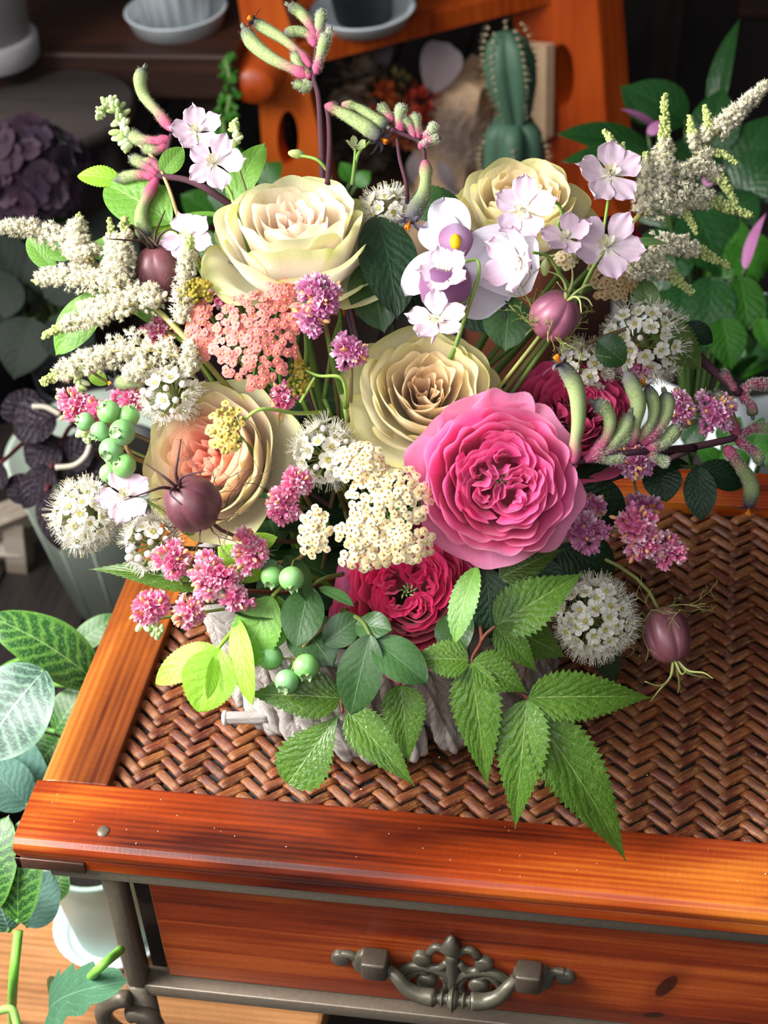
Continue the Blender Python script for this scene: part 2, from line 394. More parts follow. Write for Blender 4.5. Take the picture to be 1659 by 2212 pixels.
def strip_shape(L, W, T, nseg=7, rag=0.0, rs=None):
    V = []; F = []; U = []; prof = [(-1, -0.9), (-0.96, 0.35), (-0.7, 0.85), (0, 1.0), (0.7, 0.85), (0.96, 0.35), (1, -0.9)]
    n = len(prof)
    for i in range(nseg):
        t = i / (nseg - 1); s_ = 2 * t - 1
        wf = 1 - 0.12 * max(0, abs(s_) - 0.8) / 0.2; dip = -0.75 * max(0, abs(s_) - 0.72) ** 1.5 / 0.28 ** 1.5
        for (a_, b_) in prof:
            V.append((s_ * L / 2, a_ * W / 2 * wf + (rs.uniform(-rag, rag) if rs else 0), (b_ * 0.8 + dip) * T)); U.append((t, (a_ + 1) / 2 + (rs.random() * .0 if rs else 0)))
    for i in range(nseg - 1):
        for k in range(n - 1): F.append((i * n + k, (i + 1) * n + k, (i + 1) * n + k + 1, i * n + k + 1))
    F.append(tuple(range(n))); F.append(tuple(range(nseg * n - 1, (nseg - 1) * n - 1, -1)))
    return np.array(V), F, np.array(U)
rs = random.Random(3); strip_shapes = []; strip_me = []
for i in range(16):
    L = 0.0232 * rs.uniform(.95, 1.08); Wd = 0.0071 * rs.uniform(.88, 1.08)
    V, F, U = strip_shape(L, Wd, 0.0018 * rs.uniform(.85, 1.15), 7, 0.00018, rs); U = U + np.array([rs.random() * 9, rs.random() * 9])
    strip_shapes.append((V, F, U, STC[i])); strip_me.append(MB().add(V, F, STC[i], U).mesh('cane_strip', strip_m))
slots = []; ncol = int((TW - .096) / PX) + 1; rs = random.Random(8)
for k in range(ncol):
    cx = .048 + (k + 0.45) * PX
    for j in range(-1, int((TD - .102) / PYR) + 2):
        cy = .055 + j * PYR + (0.5 * PYR if k % 2 else 0) + 0.003
        if cx > TW - .05 or cy > TD - .049 or cy < .054: continue
        ang = (-1 if k % 2 == 0 else 1) * math.radians(40) + rs.uniform(-.05, .05)
        d = np.array([cx, cy, H]) - CAMP; zc = d @ FWD; px = IW / 2 + FPX * (d @ RIGHT) / zc; py = IH / 2 + FPX * (d @ DOWN) / zc
        hidden = (470 < px < 1120 and py < 1560) or (360 < px < 1300 and py < 1400) or py < 1040 or px > 1700
        slots.append((hidden, -py, cx + rs.uniform(-.0004, .0004), cy + rs.uniform(-.0004, .0004), ang, rs.randrange(16)))
slots.sort()
rest = MB()
for n_, (hid, _, cx, cy, ang, vi) in enumerate(slots):
    M = trans((cx, cy, H - .0105 + 0.0028)) @ rotz(ang)
    if n_ < 300: obj('cane_strip', strip_me[vi], table, M)
    else:
        V, F, U, c_ = strip_shapes[vi]; rest.add(V, F, c_, U, M)
part('cane_weave', rest, strip_m, table, kind='stuff', label='far herringbone cane weave of the table top')

# iron frame, drawer and legs
IY = .007
part('iron_rail', MB().add(*box(.018, TW - .018, IY, IY + .016, H - .0375, H - .0246, .001), IRC), iron, table)
part('iron_rail', MB().add(*box(.018, TW - .018, TD - .023, TD - .007, H - .0375, H - .0246, .001), IRC), iron, table)
ZD0, ZD1 = .366, .483
part('bottom_rail', MB().add(*box(.056, TW - .056, .012, .030, ZD0 - .012, ZD0 - .001, .0012), IRC), iron, table)
part('bottom_rail', MB().add(*box(.056, TW - .056, TD - .03, TD - .012, ZD0 - .012, ZD0 - .001, .0012), IRC), iron, table)
for x in (.0555, TW - .0555):
    for y in (.018, TD - .018):
        part('post', MB().add(*box(x - .0068, x + .0068, y - .007, y + .009, .362, .4832, .0022), IRC), iron, table)
        # the leg below: iron scroll foot
        pts = []
        for i in range(30):
            t = i / 29; a_ = PI / 2 + t * 6.6; r = .027 - .018 * t
            pts.append((x - (.004 if x < .2 else -.004) + (1 if x < .2 else -1) * r * math.cos(a_), y - .012, .330 + r * math.sin(a_)))
        V, F = tube(pts, .0065, 10); part('scroll', MB().add(V, F, IRC), iron, table)
        V, F = tube([(x, y, .362), (x, y, .2), (x, y, .03), (x, y, 0.0)], [.0095, .008, .008, .013], 12); part('leg', MB().add(V, F, IRC), iron, table)
body = part('chest_body', MB().add(*box(.0625, TW - .0625, .030, TD - .03, ZD0 - .004, ZD1 - .001)), dk, table)
drawer = part('drawer', MB().add(*box(.0765, TW - .0765, .0219, .0305, ZD0, ZD1, .0012)), wd, table, smooth=False)
DY = .022
def hp(cx, cy, y=DY):
    p = ony(690 + cx / 2.765, 1990 + cy / 2.765, y); return p
BR = hexc('5f5a4c')
hb = MB()
def disc(cx, cy, r, t, y0=DY, c=BR, sq=1.0):
    p = hp(cx, cy, y0); V, F = lathe([(1e-4, t), (r * .8, t), (r, t * .75), (r, -.001)], 16)
    V = np.stack([V[:, 0] + p[0], y0 - V[:, 2], V[:, 1] * sq + p[2]], 1); hb.add(V, F, c)
def bar(pts, r, y0=DY - .002, flat=.8, rr=None):
    P = spline([hp(a_, b_, y0) for a_, b_ in pts], 10); V, F = tube(P, r if rr is None else rr, 8); hb.add(V, F, BR)
for sgn in (0, 1):
    def m(a_, b_): # mirrored about the middle, following the drawer's slant
        return (a_, b_) if not sgn else (1600 - a_, b_ + (800 - a_) * 2 * 0.082)
    disc(*m(130, 205), .0065, .0048); bar([m(135, 195), m(190, 200), m(240, 230)], .0032)
    disc(*m(322, 235), .0135, .006); disc(*m(430, 290), .006, .005)
    bar([m(400, 300), m(470, 305), m(540, 270), m(640, 270), m(745, 305), m(800, 370)], .0036)
    disc(*m(615, 205), .0062, .0055); bar([m(615, 215), m(650, 265), m(720, 275), m(770, 240)], .0030)
    bar([m(655, 190), m(690, 155), m(740, 165), m(785, 200)], .0030)
    disc(*m(645, 330), .0068, .0065); bar([m(645, 320), m(600, 290), m(540, 320), m(520, 360), m(560, 395)], .0028)
    bar([m(735, 320), m(760, 370), m(740, 410)], .0028)
V, F = tube([hp(790, 90, DY - .003), hp(786, 150, DY - .003), hp(790, 215, DY - .003)], [.0015, .0085, .002], 4); hb.add(V, F, BR)
bar([(790, 190), (792, 260), (795, 330), (800, 395)], .0045)
handle = part('handle', hb, iron, drawer, label='weathered iron drawer pull with scrolled backplate')
# knobs and swinging bail
for cx, cy in ((338, 245), (1255, 320)):
    p = hp(cx, cy, DY - .010); V, F = box(p[0] - .0085, p[0] + .0085, DY - .020, DY - .004, p[2] - .0075, p[2] + .0085, .0018)
    part('pull_post', MB().add(V, F, hexc('554a40')), iron, drawer)
YB = DY - .016
P = spline([hp(410, 285, DY - .012), hp(460, 330, YB), hp(520, 400, YB - .003), hp(600, 440, YB - .004), hp(690, 458, YB - .005)], 18)
bl = MB(); V, F = tube(P, np.interp(np.linspace(0, 1, 18), [0, .3, 1], [.0035, .0045, .0062]), 12); bl.add(V, F, BR)
P2 = spline([hp(1175, 345, DY - .012), hp(1130, 390, YB), hp(1070, 450, YB - .003), hp(990, 478, YB - .004), hp(905, 478, YB - .005)], 18)
V, F = tube(P2, np.interp(np.linspace(0, 1, 18), [0, .3, 1], [.0035, .0045, .0062]), 12); bl.add(V, F, BR)
a0, a1 = P[-1], P2[-1]; q = np.linspace(0, 1, 41)
bead = .0034 + .0022 * np.clip(np.cos(2 * PI * q * 5.0), 0, 1) + .0052 * np.exp(-((q - .5) / .07) ** 2)
V, F = tube([a0 + (a1 - a0) * t for t in q], bead, 14); bl.add(V, F, BR)
part('bail', bl, iron, drawer)
V, F = lathe([(1e-4, .001), (.0022, .0008), (.0024, -.001)], 10); p = ony(592, 2155, DY)
part('screw_head', MB().add(np.stack([V[:, 0] * 1.3 + p[0], DY - V[:, 2], V[:, 1] + p[2]], 1), F, hexc('3a2018')), iron, drawer)

# ------------------------------------------------------------------ plant materials
M_rose = petal_mat('rose_petal', 0.5, 0.48, 0.10, 1400, 0.3)
M_soft = petal_mat('soft_petal', 0.6, 0.30, 0.30, 1200, 0.2)
M_small = attr_mat('small_floret', 0.6, 0.30, 2500, 0.22)
M_plume = attr_mat('plume_floret', 0.65, 0.45, 2500, 0.15)
M_stem = attr_mat('plant_stem', 0.5, 0.0, 900, 0.35, 0.2, 0.35)
M_paw = attr_mat('felted_tube', 0.85, 0.0, 2600, 0.55, 0.5, 0.1)
M_berry = NT('berry_bloom'); s = M_berry
a = s.n('ShaderNodeVertexColor', layer_name='Col').outputs[0]; g = s.noise(s.coord(), 160, 4, 0.6); g2 = s.noise(s.coord(), 900, 2)
s.set(Base_Color=s.mixc(s.math('MULTIPLY', s.math('SUBTRACT', g, 0.25), 1.0, None, True), a, hexc('a8cba0')), Roughness=s.math('MULTIPLY_ADD', g, 0.35, 0.28)); s.bump(g2, 0.06, 0.0005); M_berry = s.m
M_pod = NT('pod_skin'); s = M_pod
a = s.n('ShaderNodeVertexColor', layer_name='Col').outputs[0]; g = s.noise(s.coord('Object', (1, 1, .35)), 320, 4, 0.65); g2 = s.noise(s.coord(), 70, 3)
s.set(Base_Color=s.mixc(s.math('MULTIPLY_ADD', g, 0.5, s.math('MULTIPLY', g2, 0.3)), a, hexc('8a5a5c')), Roughness=0.42); s.bump(g, 0.12, 0.0006); M_pod = s.m
L_fresh = leaf_mat('leaf_astilbe', hexc('264c12'), hexc('6a9034'), hexc('a8c070'), 9, 0.9, 0.25, 0.20, 0.04, 0.03, 0.30)
L_dark = leaf_mat('leaf_dark', hexc('203c1a'), hexc('426636'), hexc('7c9a6c'), 7, 1.0, 0.34, 0.15, 0.025, 0.03, 0.10)
L_lime = leaf_mat('leaf_lime', hexc('7cb82c'), hexc('aede48'), hexc('d6ec98'), 6, 0.9, 0.40, 0.35, 0.035, 0.03, 0.2)
L_mid = leaf_mat('leaf_mid', hexc('4f8a2a'), hexc('86b64a'), hexc('bcd88c'), 7, 0.9, 0.40, 0.3, 0.035, 0.03, 0.2)
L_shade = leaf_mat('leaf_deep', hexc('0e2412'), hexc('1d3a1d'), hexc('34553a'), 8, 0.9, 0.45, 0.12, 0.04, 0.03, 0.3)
GREEN, GDK, GLT = hexc('5d7a35'), hexc('33481f'), hexc('8fae4c')
SOCK = np.array([0.215, 0.19, H + 0.055])      # where the stems meet in the basket
def stem_to_basket(parent, p, n, r=0.0022, col=GDK, side=None, name='stem', end=None):
    """a cut stem from under a flower down into the basket"""
    e = SOCK + np.array([RNG.uniform(-.05, .05), RNG.uniform(-.035, .035), 0]) if end is None else np.asarray(end)
    L = np.linalg.norm(p - e); m1 = p - unit(n) * L * 0.3; m2 = e + np.array([0, 0, L * 0.3])
    t = np.linspace(0, 1, 14)[:, None]
    P = (1 - t) ** 3 * p + 3 * (1 - t) ** 2 * t * m1 + 3 * (1 - t) * t * t * m2 + t ** 3 * e
    V, F = tube(P, np.linspace(r * .85, r * 1.1, 14), 8)
    return part(name, MB().add(V, F, col), M_stem, parent)

# ------------------------------------------------------------------ leaves
def leaf_mesh(L, W, mat, teeth=0, td=0.10, arch=0.1, fold=0.25, p=0.75, q=1.1, wave=0.0, quilt=0.0, nside=9, seed=0, twist=0.0, pet=0.06, bend=0.0, tint=1.0):
    nv = max(25, teeth * 5 + 1) if teeth else 29
    nu = nside; tm = p / (p + q); mx = tm ** p * (1 - tm) ** q; rg = random.Random(seed); ph = rg.random() * 6
    def fn(u, v):
        w_ = np.where((v > 0) & (v < 1), (np.clip(v, 1e-6, 1) ** p) * (np.clip(1 - v, 0, 1) ** q) / mx, 0) * W / 2
        w_ = np.maximum(w_, W * 0.012)
        if teeth:
            fr = (v * teeth) % 1.0; saw = np.where(fr < .82, fr / .82, (1 - fr) / .18)
            w_ = w_ * (1 + td * (saw - .4) * np.abs(u) ** 3 * 2) + td * W * .10 * saw * np.abs(u) ** 4 * np.sin(PI * np.clip(v, 0, 1))
        x = u * w_; y = v * L + (np.abs(u) ** 2) * (-0.02 * L if not teeth else (-0.03 * L * np.sin(PI * v)))
        z = arch * L * 4 * v * (1 - v) + fold * np.abs(x) - fold * 0.6 * np.abs(x) ** 2 / (W / 2 + 1e-9)
        z = z + wave * W * np.sin(v * 9 + ph + (u > 0) * 1.7) * np.abs(u) ** 2
        if quilt:
            nvn = 12; z = z + quilt * W * np.abs(np.sin(PI * (v * nvn - np.abs(u) * 3.0))) * np.clip(1.2 - np.abs(u), 0, 1) * np.clip(np.abs(u) * 4, 0, 1)
        x = x + bend * L * v * (1 - v)
        if twist:
            a_ = twist * (v - .3); c_, s_ = np.cos(a_), np.sin(a_); z0 = z - arch * L * 4 * v * (1 - v)
            x, z = x * c_ - z0 * s_, x * s_ + z0 * c_ + arch * L * 4 * v * (1 - v)
        return np.stack([x, y, z], -1)
    V, F, U = grid(nu, nv, fn)
    mb = MB().add(V, F, np.ones(3) * tint, U)
    return mb.mesh('leaf', mat)
def leaf(parent, base, tip, W, mat, nh=None, **kw):
    """a leaf blade from base to tip (points), facing nh"""
    base = np.asarray(base, float); tip = np.asarray(tip, float); d = tip - base; L = np.linalg.norm(d); y = d / L
    z = TOW if nh is None else np.asarray(nh, float); z = unit(z - y * (z @ y)); x = np.cross(y, z)
    M = np.eye(4); M[:3, 0] = x; M[:3, 1] = y; M[:3, 2] = z; M[:3, 3] = base
    nm = kw.pop('name', 'leaf')
    return obj(nm, leaf_mesh(L, W, mat, seed=RNG.randrange(9999), **kw), parent, M)
def stick(parent, pts, r, col, name='stem', seg=7, n=None, mat=None):
    P = spline(pts, n or max(6, len(pts) * 5)); R_ = np.linspace(r[0], r[1], len(P)) if isinstance(r, (tuple, list)) else r
    V, F = tube(P, R_, seg); return part(name, MB().add(V, F, col), mat or M_stem, parent)

# ------------------------------------------------------------------ roses
def rose(name, label, px, py, dz, n, R, style, cols, seed, group=None, tilt=0.0, up=None, inner=22, extra=()):
    """cols: edge(outer), outer body, inner body, core, guard"""
    rg = random.Random(seed); c = S(px, py, dz); n = unit(n)
    t = thing(name, label, 'rose', tuple(SOCK + np.array([rg.uniform(-.03, .03), rg.uniform(-.03, .03), 0])), group)
    M = frame(c, n, UP if up is None else up) @ rotz(tilt)
    stem_to_basket(t, c - n * R * .8, n, .0028, GREEN, end=WM[t.name][:3, 3])
    E_, O_, I_, K_, G_ = [np.array(x) for x in cols]
    hb = -0.85 * R
    def petal(az, s_, rr, hr, lip, ruf, body, edge, nu=17, nv=12, rb=0.10, notch=0.0, pw=0.8, qh=1.25, point=0.0, skew=0.03, open_=0.0):
        ph = rg.random() * 6.28; k1 = rg.uniform(2.2, 3.6); k2 = rg.uniform(5, 8); sk = rg.choice((-1, 1)) * skew; cr = rg.uniform(.14, .22)
        asym = rg.uniform(-.05, .05)
        def fn(u, v):
            ve = v * (1 - cr * u ** 4 - notch * np.exp(-(u / .18) ** 2) * sst(.6, 1, v) + point * np.exp(-(u / .3) ** 2) * sst(.6, 1, v) + asym * u * v)
            wd_ = s_ * (0.30 + 0.70 * np.sin(np.clip(v * 1.25, 0, 1) * PI / 2)) * (1 - 0.10 * sst(.8, 1, v))
            ang = az + wd_ * u
            r = rb * R + (rr - rb) * R * np.sin(np.clip(ve, 0, 1.1) * PI / 2) ** pw
            h = hb + (hr * R - hb) * np.clip(ve, 0, 1.2) ** qh
            l_ = sst(.62, 1.0, ve) ** 1.3 * lip * (0.55 + 0.45 * np.cos(u * 1.6 + asym * 6))
            r = r + l_ * R * .22; h = h - l_ * l_ * R * .14
            rw = ruf * R * np.clip(ve, 0, 1.1) ** 3
            r = r + rw * (np.sin(k1 * u * 2 + ph) + .5 * np.sin(k2 * u + ph * 2)) + sk * R * u * v + open_ * R * v * v
            h = h + rw * .8 * np.sin(k1 * 2.3 * u + ph + 1)
            return np.stack([r * np.cos(ang), r * np.sin(ang), h], -1)
        V, F, U = grid(nu, nv, fn); u, v = U[:, 0], U[:, 1]
        e = sst(.72, 1.0, v) * .75 + sst(.7, 1, np.abs(u)) * .35 * v
        C = mix(body, edge, np.clip(e, 0, 1)); C = mix(C, mix(body, hexc('cfd39a'), .35), np.clip(1 - v * 2.4, 0, 1) * .8)
        part('petal', MB().add(V, F, np.clip(C * rg.uniform(.94, 1.05), 0, 1), U * np.array([1, 1]) + np.array([rg.random() * 9, 0])), M_rose, t, M)
    ga = 2.39996
    a0 = rg.random() * 6
    for (az_, rr_, hr_, s2_) in extra: petal(az_, s2_, rr_, hr_, .8, .03, G_, E_, 21, 14, notch=.05, pw=.7, qh=1.4)
    if style == 'cup':
        for i in range(5): petal(a0 + i * 2 * PI / 5 + rg.uniform(-.2, .2), .78, 1.0, -.30 + rg.uniform(-.10, .08), rg.uniform(.6, 1.15), .020, G_, E_, 21, 14, notch=.03, pw=.62, qh=1.5)
        for i in range(5): petal(a0 + .6 + i * 2 * PI / 5 + rg.uniform(-.2, .2), .82, .89, -.04 + rg.uniform(-.05, .05), rg.uniform(.25, .75), .018, O_, E_, 21, 13, notch=.02, pw=.55, qh=1.35, point=.03)
        for i in range(5): petal(a0 + .1 + i * 2 * PI / 5 + rg.uniform(-.2, .2), .82, .77, .13 + rg.uniform(-.03, .03), rg.uniform(.15, .5), .018, O_, E_, 21, 12, pw=.48, qh=1.2, point=.03)
        for i in range(6): petal(a0 + .5 + i * 2 * PI / 6 + rg.uniform(-.2, .2), .85, .64, .20 + rg.uniform(-.03, .03), rg.uniform(.05, .4), .018, mix(O_, I_, np.array(.4)), mix(E_, O_, np.array(.3)), 19, 11, pw=.45, qh=1.1, point=.03)
        N = inner
        for i in range(N):
            f = i / (N - 1); rr = .56 - .49 * f ** .92; hr = .19 - .13 * f ** 1.6 + rg.uniform(-.035, .035)
            petal(a0 + i * ga, .85 + .5 * f, rr, hr, rg.uniform(.05, .45) * (1 - .4 * f), .020 + .012 * f, mix(O_ * .4 + I_ * .6, K_, np.array(f)), mix(E_ * .3 + I_ * .7, I_, np.array(f)), 19, 9, rb=.06, pw=.5, qh=1.1, point=rg.uniform(-.04, .06), skew=.07)
    else:
        for i in range(6): petal(a0 + i * 2 * PI / 6 + rg.uniform(-.2, .2), .72, 1.02, -.24 + rg.uniform(-.08, .08), rg.uniform(.6, 1.1), .028, G_, E_, 21, 13, notch=.05, pw=.62, qh=1.5)
        N = 26
        for i in range(N):
            f = i / (N - 1); rr = .97 - .40 * f; hr = -.05 + .17 * f ** .7 + rg.uniform(-.03, .03)
            petal(a0 + i * ga, .62 + rg.uniform(-.1, .1), rr, hr, rg.uniform(.25, .7) * (1 - .5 * f), .026, mix(O_, I_, np.array(f)), mix(E_, O_, np.array(f * .7)), 21, 10, pw=.55, qh=1.2, notch=rg.uniform(0, .05), point=rg.uniform(-.02, .04))
        nq = 5; tw_ = rg.choice((-1, 1))
        for q in range(nq):
            th = a0 + q * 2 * PI / nq + rg.uniform(-.3, .3); K = 9; sc_r = rg.uniform(.16, .40); sz_ = rg.uniform(.8, 1.25); dr_ = rg.uniform(-.7, .7)
            for k in range(K):
                f = k / (K - 1); rho = (.04 + .32 * f ** 1.1) * sz_; span = (1.7 - .75 * f) * rg.uniform(.75, 1.15); mid = th + dr_ + rg.uniform(-.75, .75) + (PI * .8 if k in (2, 4) else 0) + tw_ * .08 * k
                hr = .12 + .05 * (1 - f) + rg.uniform(-.03, .03); ph = rg.random() * 6; sx, sy = sc_r * math.cos(th) * (1 - .25 * f), sc_r * math.sin(th) * (1 - .25 * f); curl = rg.uniform(.02, .08); sk = rg.uniform(-.06, .06)
                def fn(u, v):
                    wv_ = .016 * (np.sin(4 * u + ph) + .6 * np.sin(9 * u + ph * 2)) * v ** 2; r_ = rho * (.72 + .28 * v) + wv_ + curl * sst(.7, 1, v) + sk * u * v
                    an = mid + span * u * (.75 + .25 * v); h = hr - (1 - v) * .42 - .05 * u ** 2 * v + .012 * np.sin(7 * u + ph) * v - curl * .5 * sst(.75, 1, v) - .10 * np.exp(-((sx + r_ * np.cos(an)) ** 2 + (sy + r_ * np.sin(an)) ** 2) / .02)
                    return np.stack([(sx + r_ * np.cos(an)) * R, (sy + r_ * np.sin(an)) * R, h * R], -1)
                V, F, U = grid(25, 9, fn); v = U[:, 1]
                C = mix(mix(I_, K_, np.array(rg.random() * .6)), mix(O_, E_, np.array(.35)), sst(.72, 1, v) * .8)
                part('petal', MB().add(V, F, C * rg.uniform(.95, 1.05), U + np.array([rg.random() * 9, 0])), M_rose, t, M)
        # green eye of small leafy carpels
        eye = MB()
        for i in range(14):
            a_ = i * ga; r_ = .012 * R * i ** .7; P = spline([(r_ * math.cos(a_), r_ * math.sin(a_), -.12 * R), (1.6 * r_ * math.cos(a_ + .3), 1.6 * r_ * math.sin(a_ + .3), -.02 * R), (2.4 * r_ * math.cos(a_ + .5), 2.4 * r_ * math.sin(a_ + .5), .03 * R)], 5)
            V, F = tube(P, [.012 * R, .02 * R, .018 * R, .012 * R, .002 * R], 5); eye.add(V, F, hexc('6f8f52') if i % 2 else hexc('9fb57a'))
        part('eye', eye, M_stem, t, M)
    V, F = lathe([(.02 * R, -.98 * R), (.10 * R, -.95 * R), (.14 * R, -.85 * R), (.11 * R, -.76 * R)], 12); part('hip', MB().add(V, F, GREEN), M_stem, t, M)
    for i in range(5):
        a_ = i * 2 * PI / 5 + .3; d = M[:3, :3] @ np.array([math.cos(a_), math.sin(a_), 0]); b = xf(M, [(0, 0, -.86 * R)])[0]
        leaf(t, b + d * .1 * R, b + d * .62 * R - n * .15 * R, .2 * R, L_mid, n, name='sepal', arch=.1, p=.5, q=1.4, nside=5)
    return t

# ------------------------------------------------------------------ yarrow
def petal5(mb, r_in, r_out, wid, cup, col, ctip, n=5, seg=3, jitter=None, z0=0.0, notch=0.0):
    for i in range(n):
        a_ = i * 2 * PI / n + (jitter.uniform(-.1, .1) if jitter else 0); ca, sa = math.cos(a_), math.sin(a_)
        V = []; C = []
        rows = [(0, .35), (.4, .85), (.75, 1.0), (1.0, .6)]
        zz = cup * (jitter.uniform(.6, 1.4) if jitter else 1)
        for t_, wf in rows:
            rr = r_in + (r_out - r_in) * t_
            for sx in (-1, 0, 1):
                x = rr * (1 - (notch if (sx == 0 and t_ == 1.0) else 0)); y = sx * wid * wf; z = z0 + zz * t_ * t_ + .12 * wid * abs(sx) * (1 if cup >= 0 else -1)
                V.append((x * ca - y * sa, x * sa + y * ca, z)); C.append(mix(col, ctip, np.array(t_)))
        F = [(j * 3 + k, j * 3 + k + 1, j * 3 + 4 + k, j * 3 + 3 + k) for j in range(3) for k in (0, 1)]
        mb.add(V, F, np.array(C))
def yarrow_floret(col, tip, eye, rg, bud=False):
    mb = MB()
    if not bud: petal5(mb, .0004, .0026, .00130, -.0002, col, tip, 5, jitter=rg)
    V, F = lathe([(.0006, -.0022), (.0008, -.0008), (.0007, .0003), (.0003, .0006), (1e-5, .0007)] if not bud else [(.0006, -.003), (.0013, -.0015), (.0014, 0), (.0009, .001), (1e-5, .0013)], 7)
    mb.add(V, F, eye); return mb
def yarrow(name, label, heads, cols, seed, group=None, stem_end=None, dens=1.0, stemcol=GREEN, scale=1.0):
    """heads: list of (px, py, dz, normal, radius_a, radius_b, dome, count)"""
    rg = random.Random(seed); p0 = S(*heads[0][:3]); t = thing(name, label, 'yarrow', tuple(SOCK), group)
    fm = [yarrow_floret(cols[0], cols[1], cols[2], rg).mesh('floret', M_small) for _ in range(3)] + [yarrow_floret(mix(cols[0], hexc('d9b070'), np.array(.4)), cols[0], cols[2], rg).mesh('floret', M_small)]
    bm_ = [yarrow_floret(cols[3], cols[3], cols[3], rg, True).mesh('floret', M_small)] if len(cols) > 3 else fm
    hub0 = None
    for (px, py, dz, n, ra, rb_, dome, cnt) in heads:
        c = S(px, py, dz); n = unit(n); M = frame(c, n, UP); hub = c - n * max(ra, rb_) * 1.1
        br = MB(); placed = []
        nb = max(5, cnt // 9)
        for i in range(nb):
            a_ = i * 2.39996; r_ = math.sqrt((i + .5) / nb)
            q = np.array([ra * r_ * math.cos(a_) * .85, rb_ * r_ * math.sin(a_) * .85, dome * (1 - r_ * r_) - .004]); qw = xf(M, [q])[0]
            V, F = tube(spline([hub, hub * .5 + qw * .5 + n * -.002 + M[:3, 0] * q[0] * .25 + M[:3, 1] * q[1] * .25, qw], 6), np.linspace(.0011, .0007, 6), 5); br.add(V, F, stemcol)
        head = part('flower_head', br, M_stem, t, None)
        for i in range(cnt):
            a_ = i * 2.39996 + rg.uniform(-.25, .25); r_ = math.sqrt((i + .5) / cnt) * rg.uniform(.93, 1.06)
            q = np.array([ra * r_ * math.cos(a_), rb_ * r_ * math.sin(a_), dome * (1 - r_ * r_) + rg.uniform(-.0012, .0012)])
            nn = unit(np.array([q[0] / ra * .75, q[1] / rb_ * .75, 1.15]) + np.array([rg.uniform(-.3, .3) for _ in range(3)]))
            Mf = M @ frame(q, nn, (rg.random() - .5, rg.random() - .5, 0)) @ scl(rg.uniform(.85, 1.15) * scale)
            obj('floret', rg.choice(bm_ if len(cols) > 3 and rg.random() < cols[4] else fm), head, Mf)
        if hub0 is None:
            hub0 = hub; V0 = stem_to_basket(t, hub, n, .0019, stemcol)
        else:
            stick(t, [hub, hub * .5 + hub0 * .5 - n * .02, hub0 - unit(heads[0][3]) * .03], (.0011, .0014), stemcol, 'side_stem')
    return t

# ------------------------------------------------------------------ pink sprays of tiny crowded flowers
def spray_floret(rg, base, tip):
    mb = MB()
    for i in range(5):
        a_ = i * 2 * PI / 5 + rg.uniform(-.2, .2); ca, sa = math.cos(a_), math.sin(a_); sp = rg.uniform(.7, 1.25)
        V = []; C = []
        for t_, rr, wf in ((0, .0005, .6), (.4, .0012, 1.1), (.75, .0018, 1.25), (1, .0024 * sp, .55)):
            for sx in (-1, 1):
                y = sx * .0009 * wf; V.append((rr * ca - y * sa, rr * sa + y * ca, .0040 * t_)); C.append(mix(base, tip, np.array(t_ ** 1.2)))
        mb.add(V, [(0, 1, 3, 2), (2, 3, 5, 4), (4, 5, 7, 6)], np.array(C))
    return mb
SPRAY_VAR = {}
def spray_meshes(key, cols):
    if key not in SPRAY_VAR:
        rg = random.Random(5 + len(SPRAY_VAR)); ms = []
        for i in range(6): ms.append(spray_floret(rg, cols[0], cols[1] if i % 3 else cols[2]).mesh('floret', M_small))
        for i in range(2):
            mb = MB(); V, F = lathe([(.0004, 0), (.0009, .0015), (.0012, .0032), (.0008, .0048), (1e-5, .0053)], 6); mb.add(V, F, cols[3]); ms.append(mb.mesh('bud', M_small))
        SPRAY_VAR[key] = ms
    return SPRAY_VAR[key]
PINKC = (hexc('dc5a90'), hexc('f4a2c4'), hexc('fce0ea'), hexc('f7be8c'))
MAUVC = (hexc('bc5a90'), hexc('e09cc4'), hexc('f2d6e6'), hexc('efb87c'))
def spray(name, label, clusters, seed, group, cols=PINKC, key='pink', dens=1.0, end=None):
    """clusters: (px, py, dz, rx_px, ry_px)"""
    rg = random.Random(seed); t = thing(name, label, 'flower spray', tuple(SOCK), group); ms = spray_meshes(key, cols); prev = None
    for (px, py, dz, rx, ry) in clusters:
        c = S(px, py, dz); k = (ZB + shell(px, py) + dz) / FPX; ax, ay = rx * k, ry * k; az_ = min(ax, ay) * .9
        V, F = sphere(1.0, 10, 7, (ax * .55, ay * .55, az_ * .55)); M = frame(c, TOW, UP)
        core = part('cluster', MB().add(V, F, hexc('b0588a')), M_stem, t, M)
        n_ = int(max(14, dens * 1.15 * rx * ry / 22)); sph = rg.random() * 6
        for i in range(n_):
            z_ = 1 - 1.65 * (i + .5) / n_; r_ = math.sqrt(max(0, 1 - z_ * z_)); a_ = i * 2.39996 + rg.uniform(-.2, .2)
            d = np.array([r_ * math.cos(a_), r_ * math.sin(a_), z_]); q = d * np.array([ax, ay, az_]) * (rg.uniform(.5, .75) + .34 * math.sin(3.3 * d[0] + sph) * math.sin(3.7 * d[1] + sph * 1.7))
            Mf = M @ frame(q, unit(d + np.array([rg.uniform(-.35, .35) for _ in range(3)])), (rg.random() - .5, rg.random() - .5, rg.random() - .5)) @ scl(rg.uniform(.8, 1.25))
            b = rg.random() < .15
            obj('bud' if b else 'floret', ms[6 + rg.randrange(2)] if b else ms[rg.randrange(6)], core, Mf)
        if prev is None: stem_to_basket(t, c - TOW * az_ * .4, unit(c - SOCK), .0015, hexc('7c6a48'), end=end)
        else: stick(t, [c, (c + prev) / 2 - TOW * .012, prev - TOW * .01], .0009, hexc('7f7a44'), 'side_stem')
        prev = c
    return t

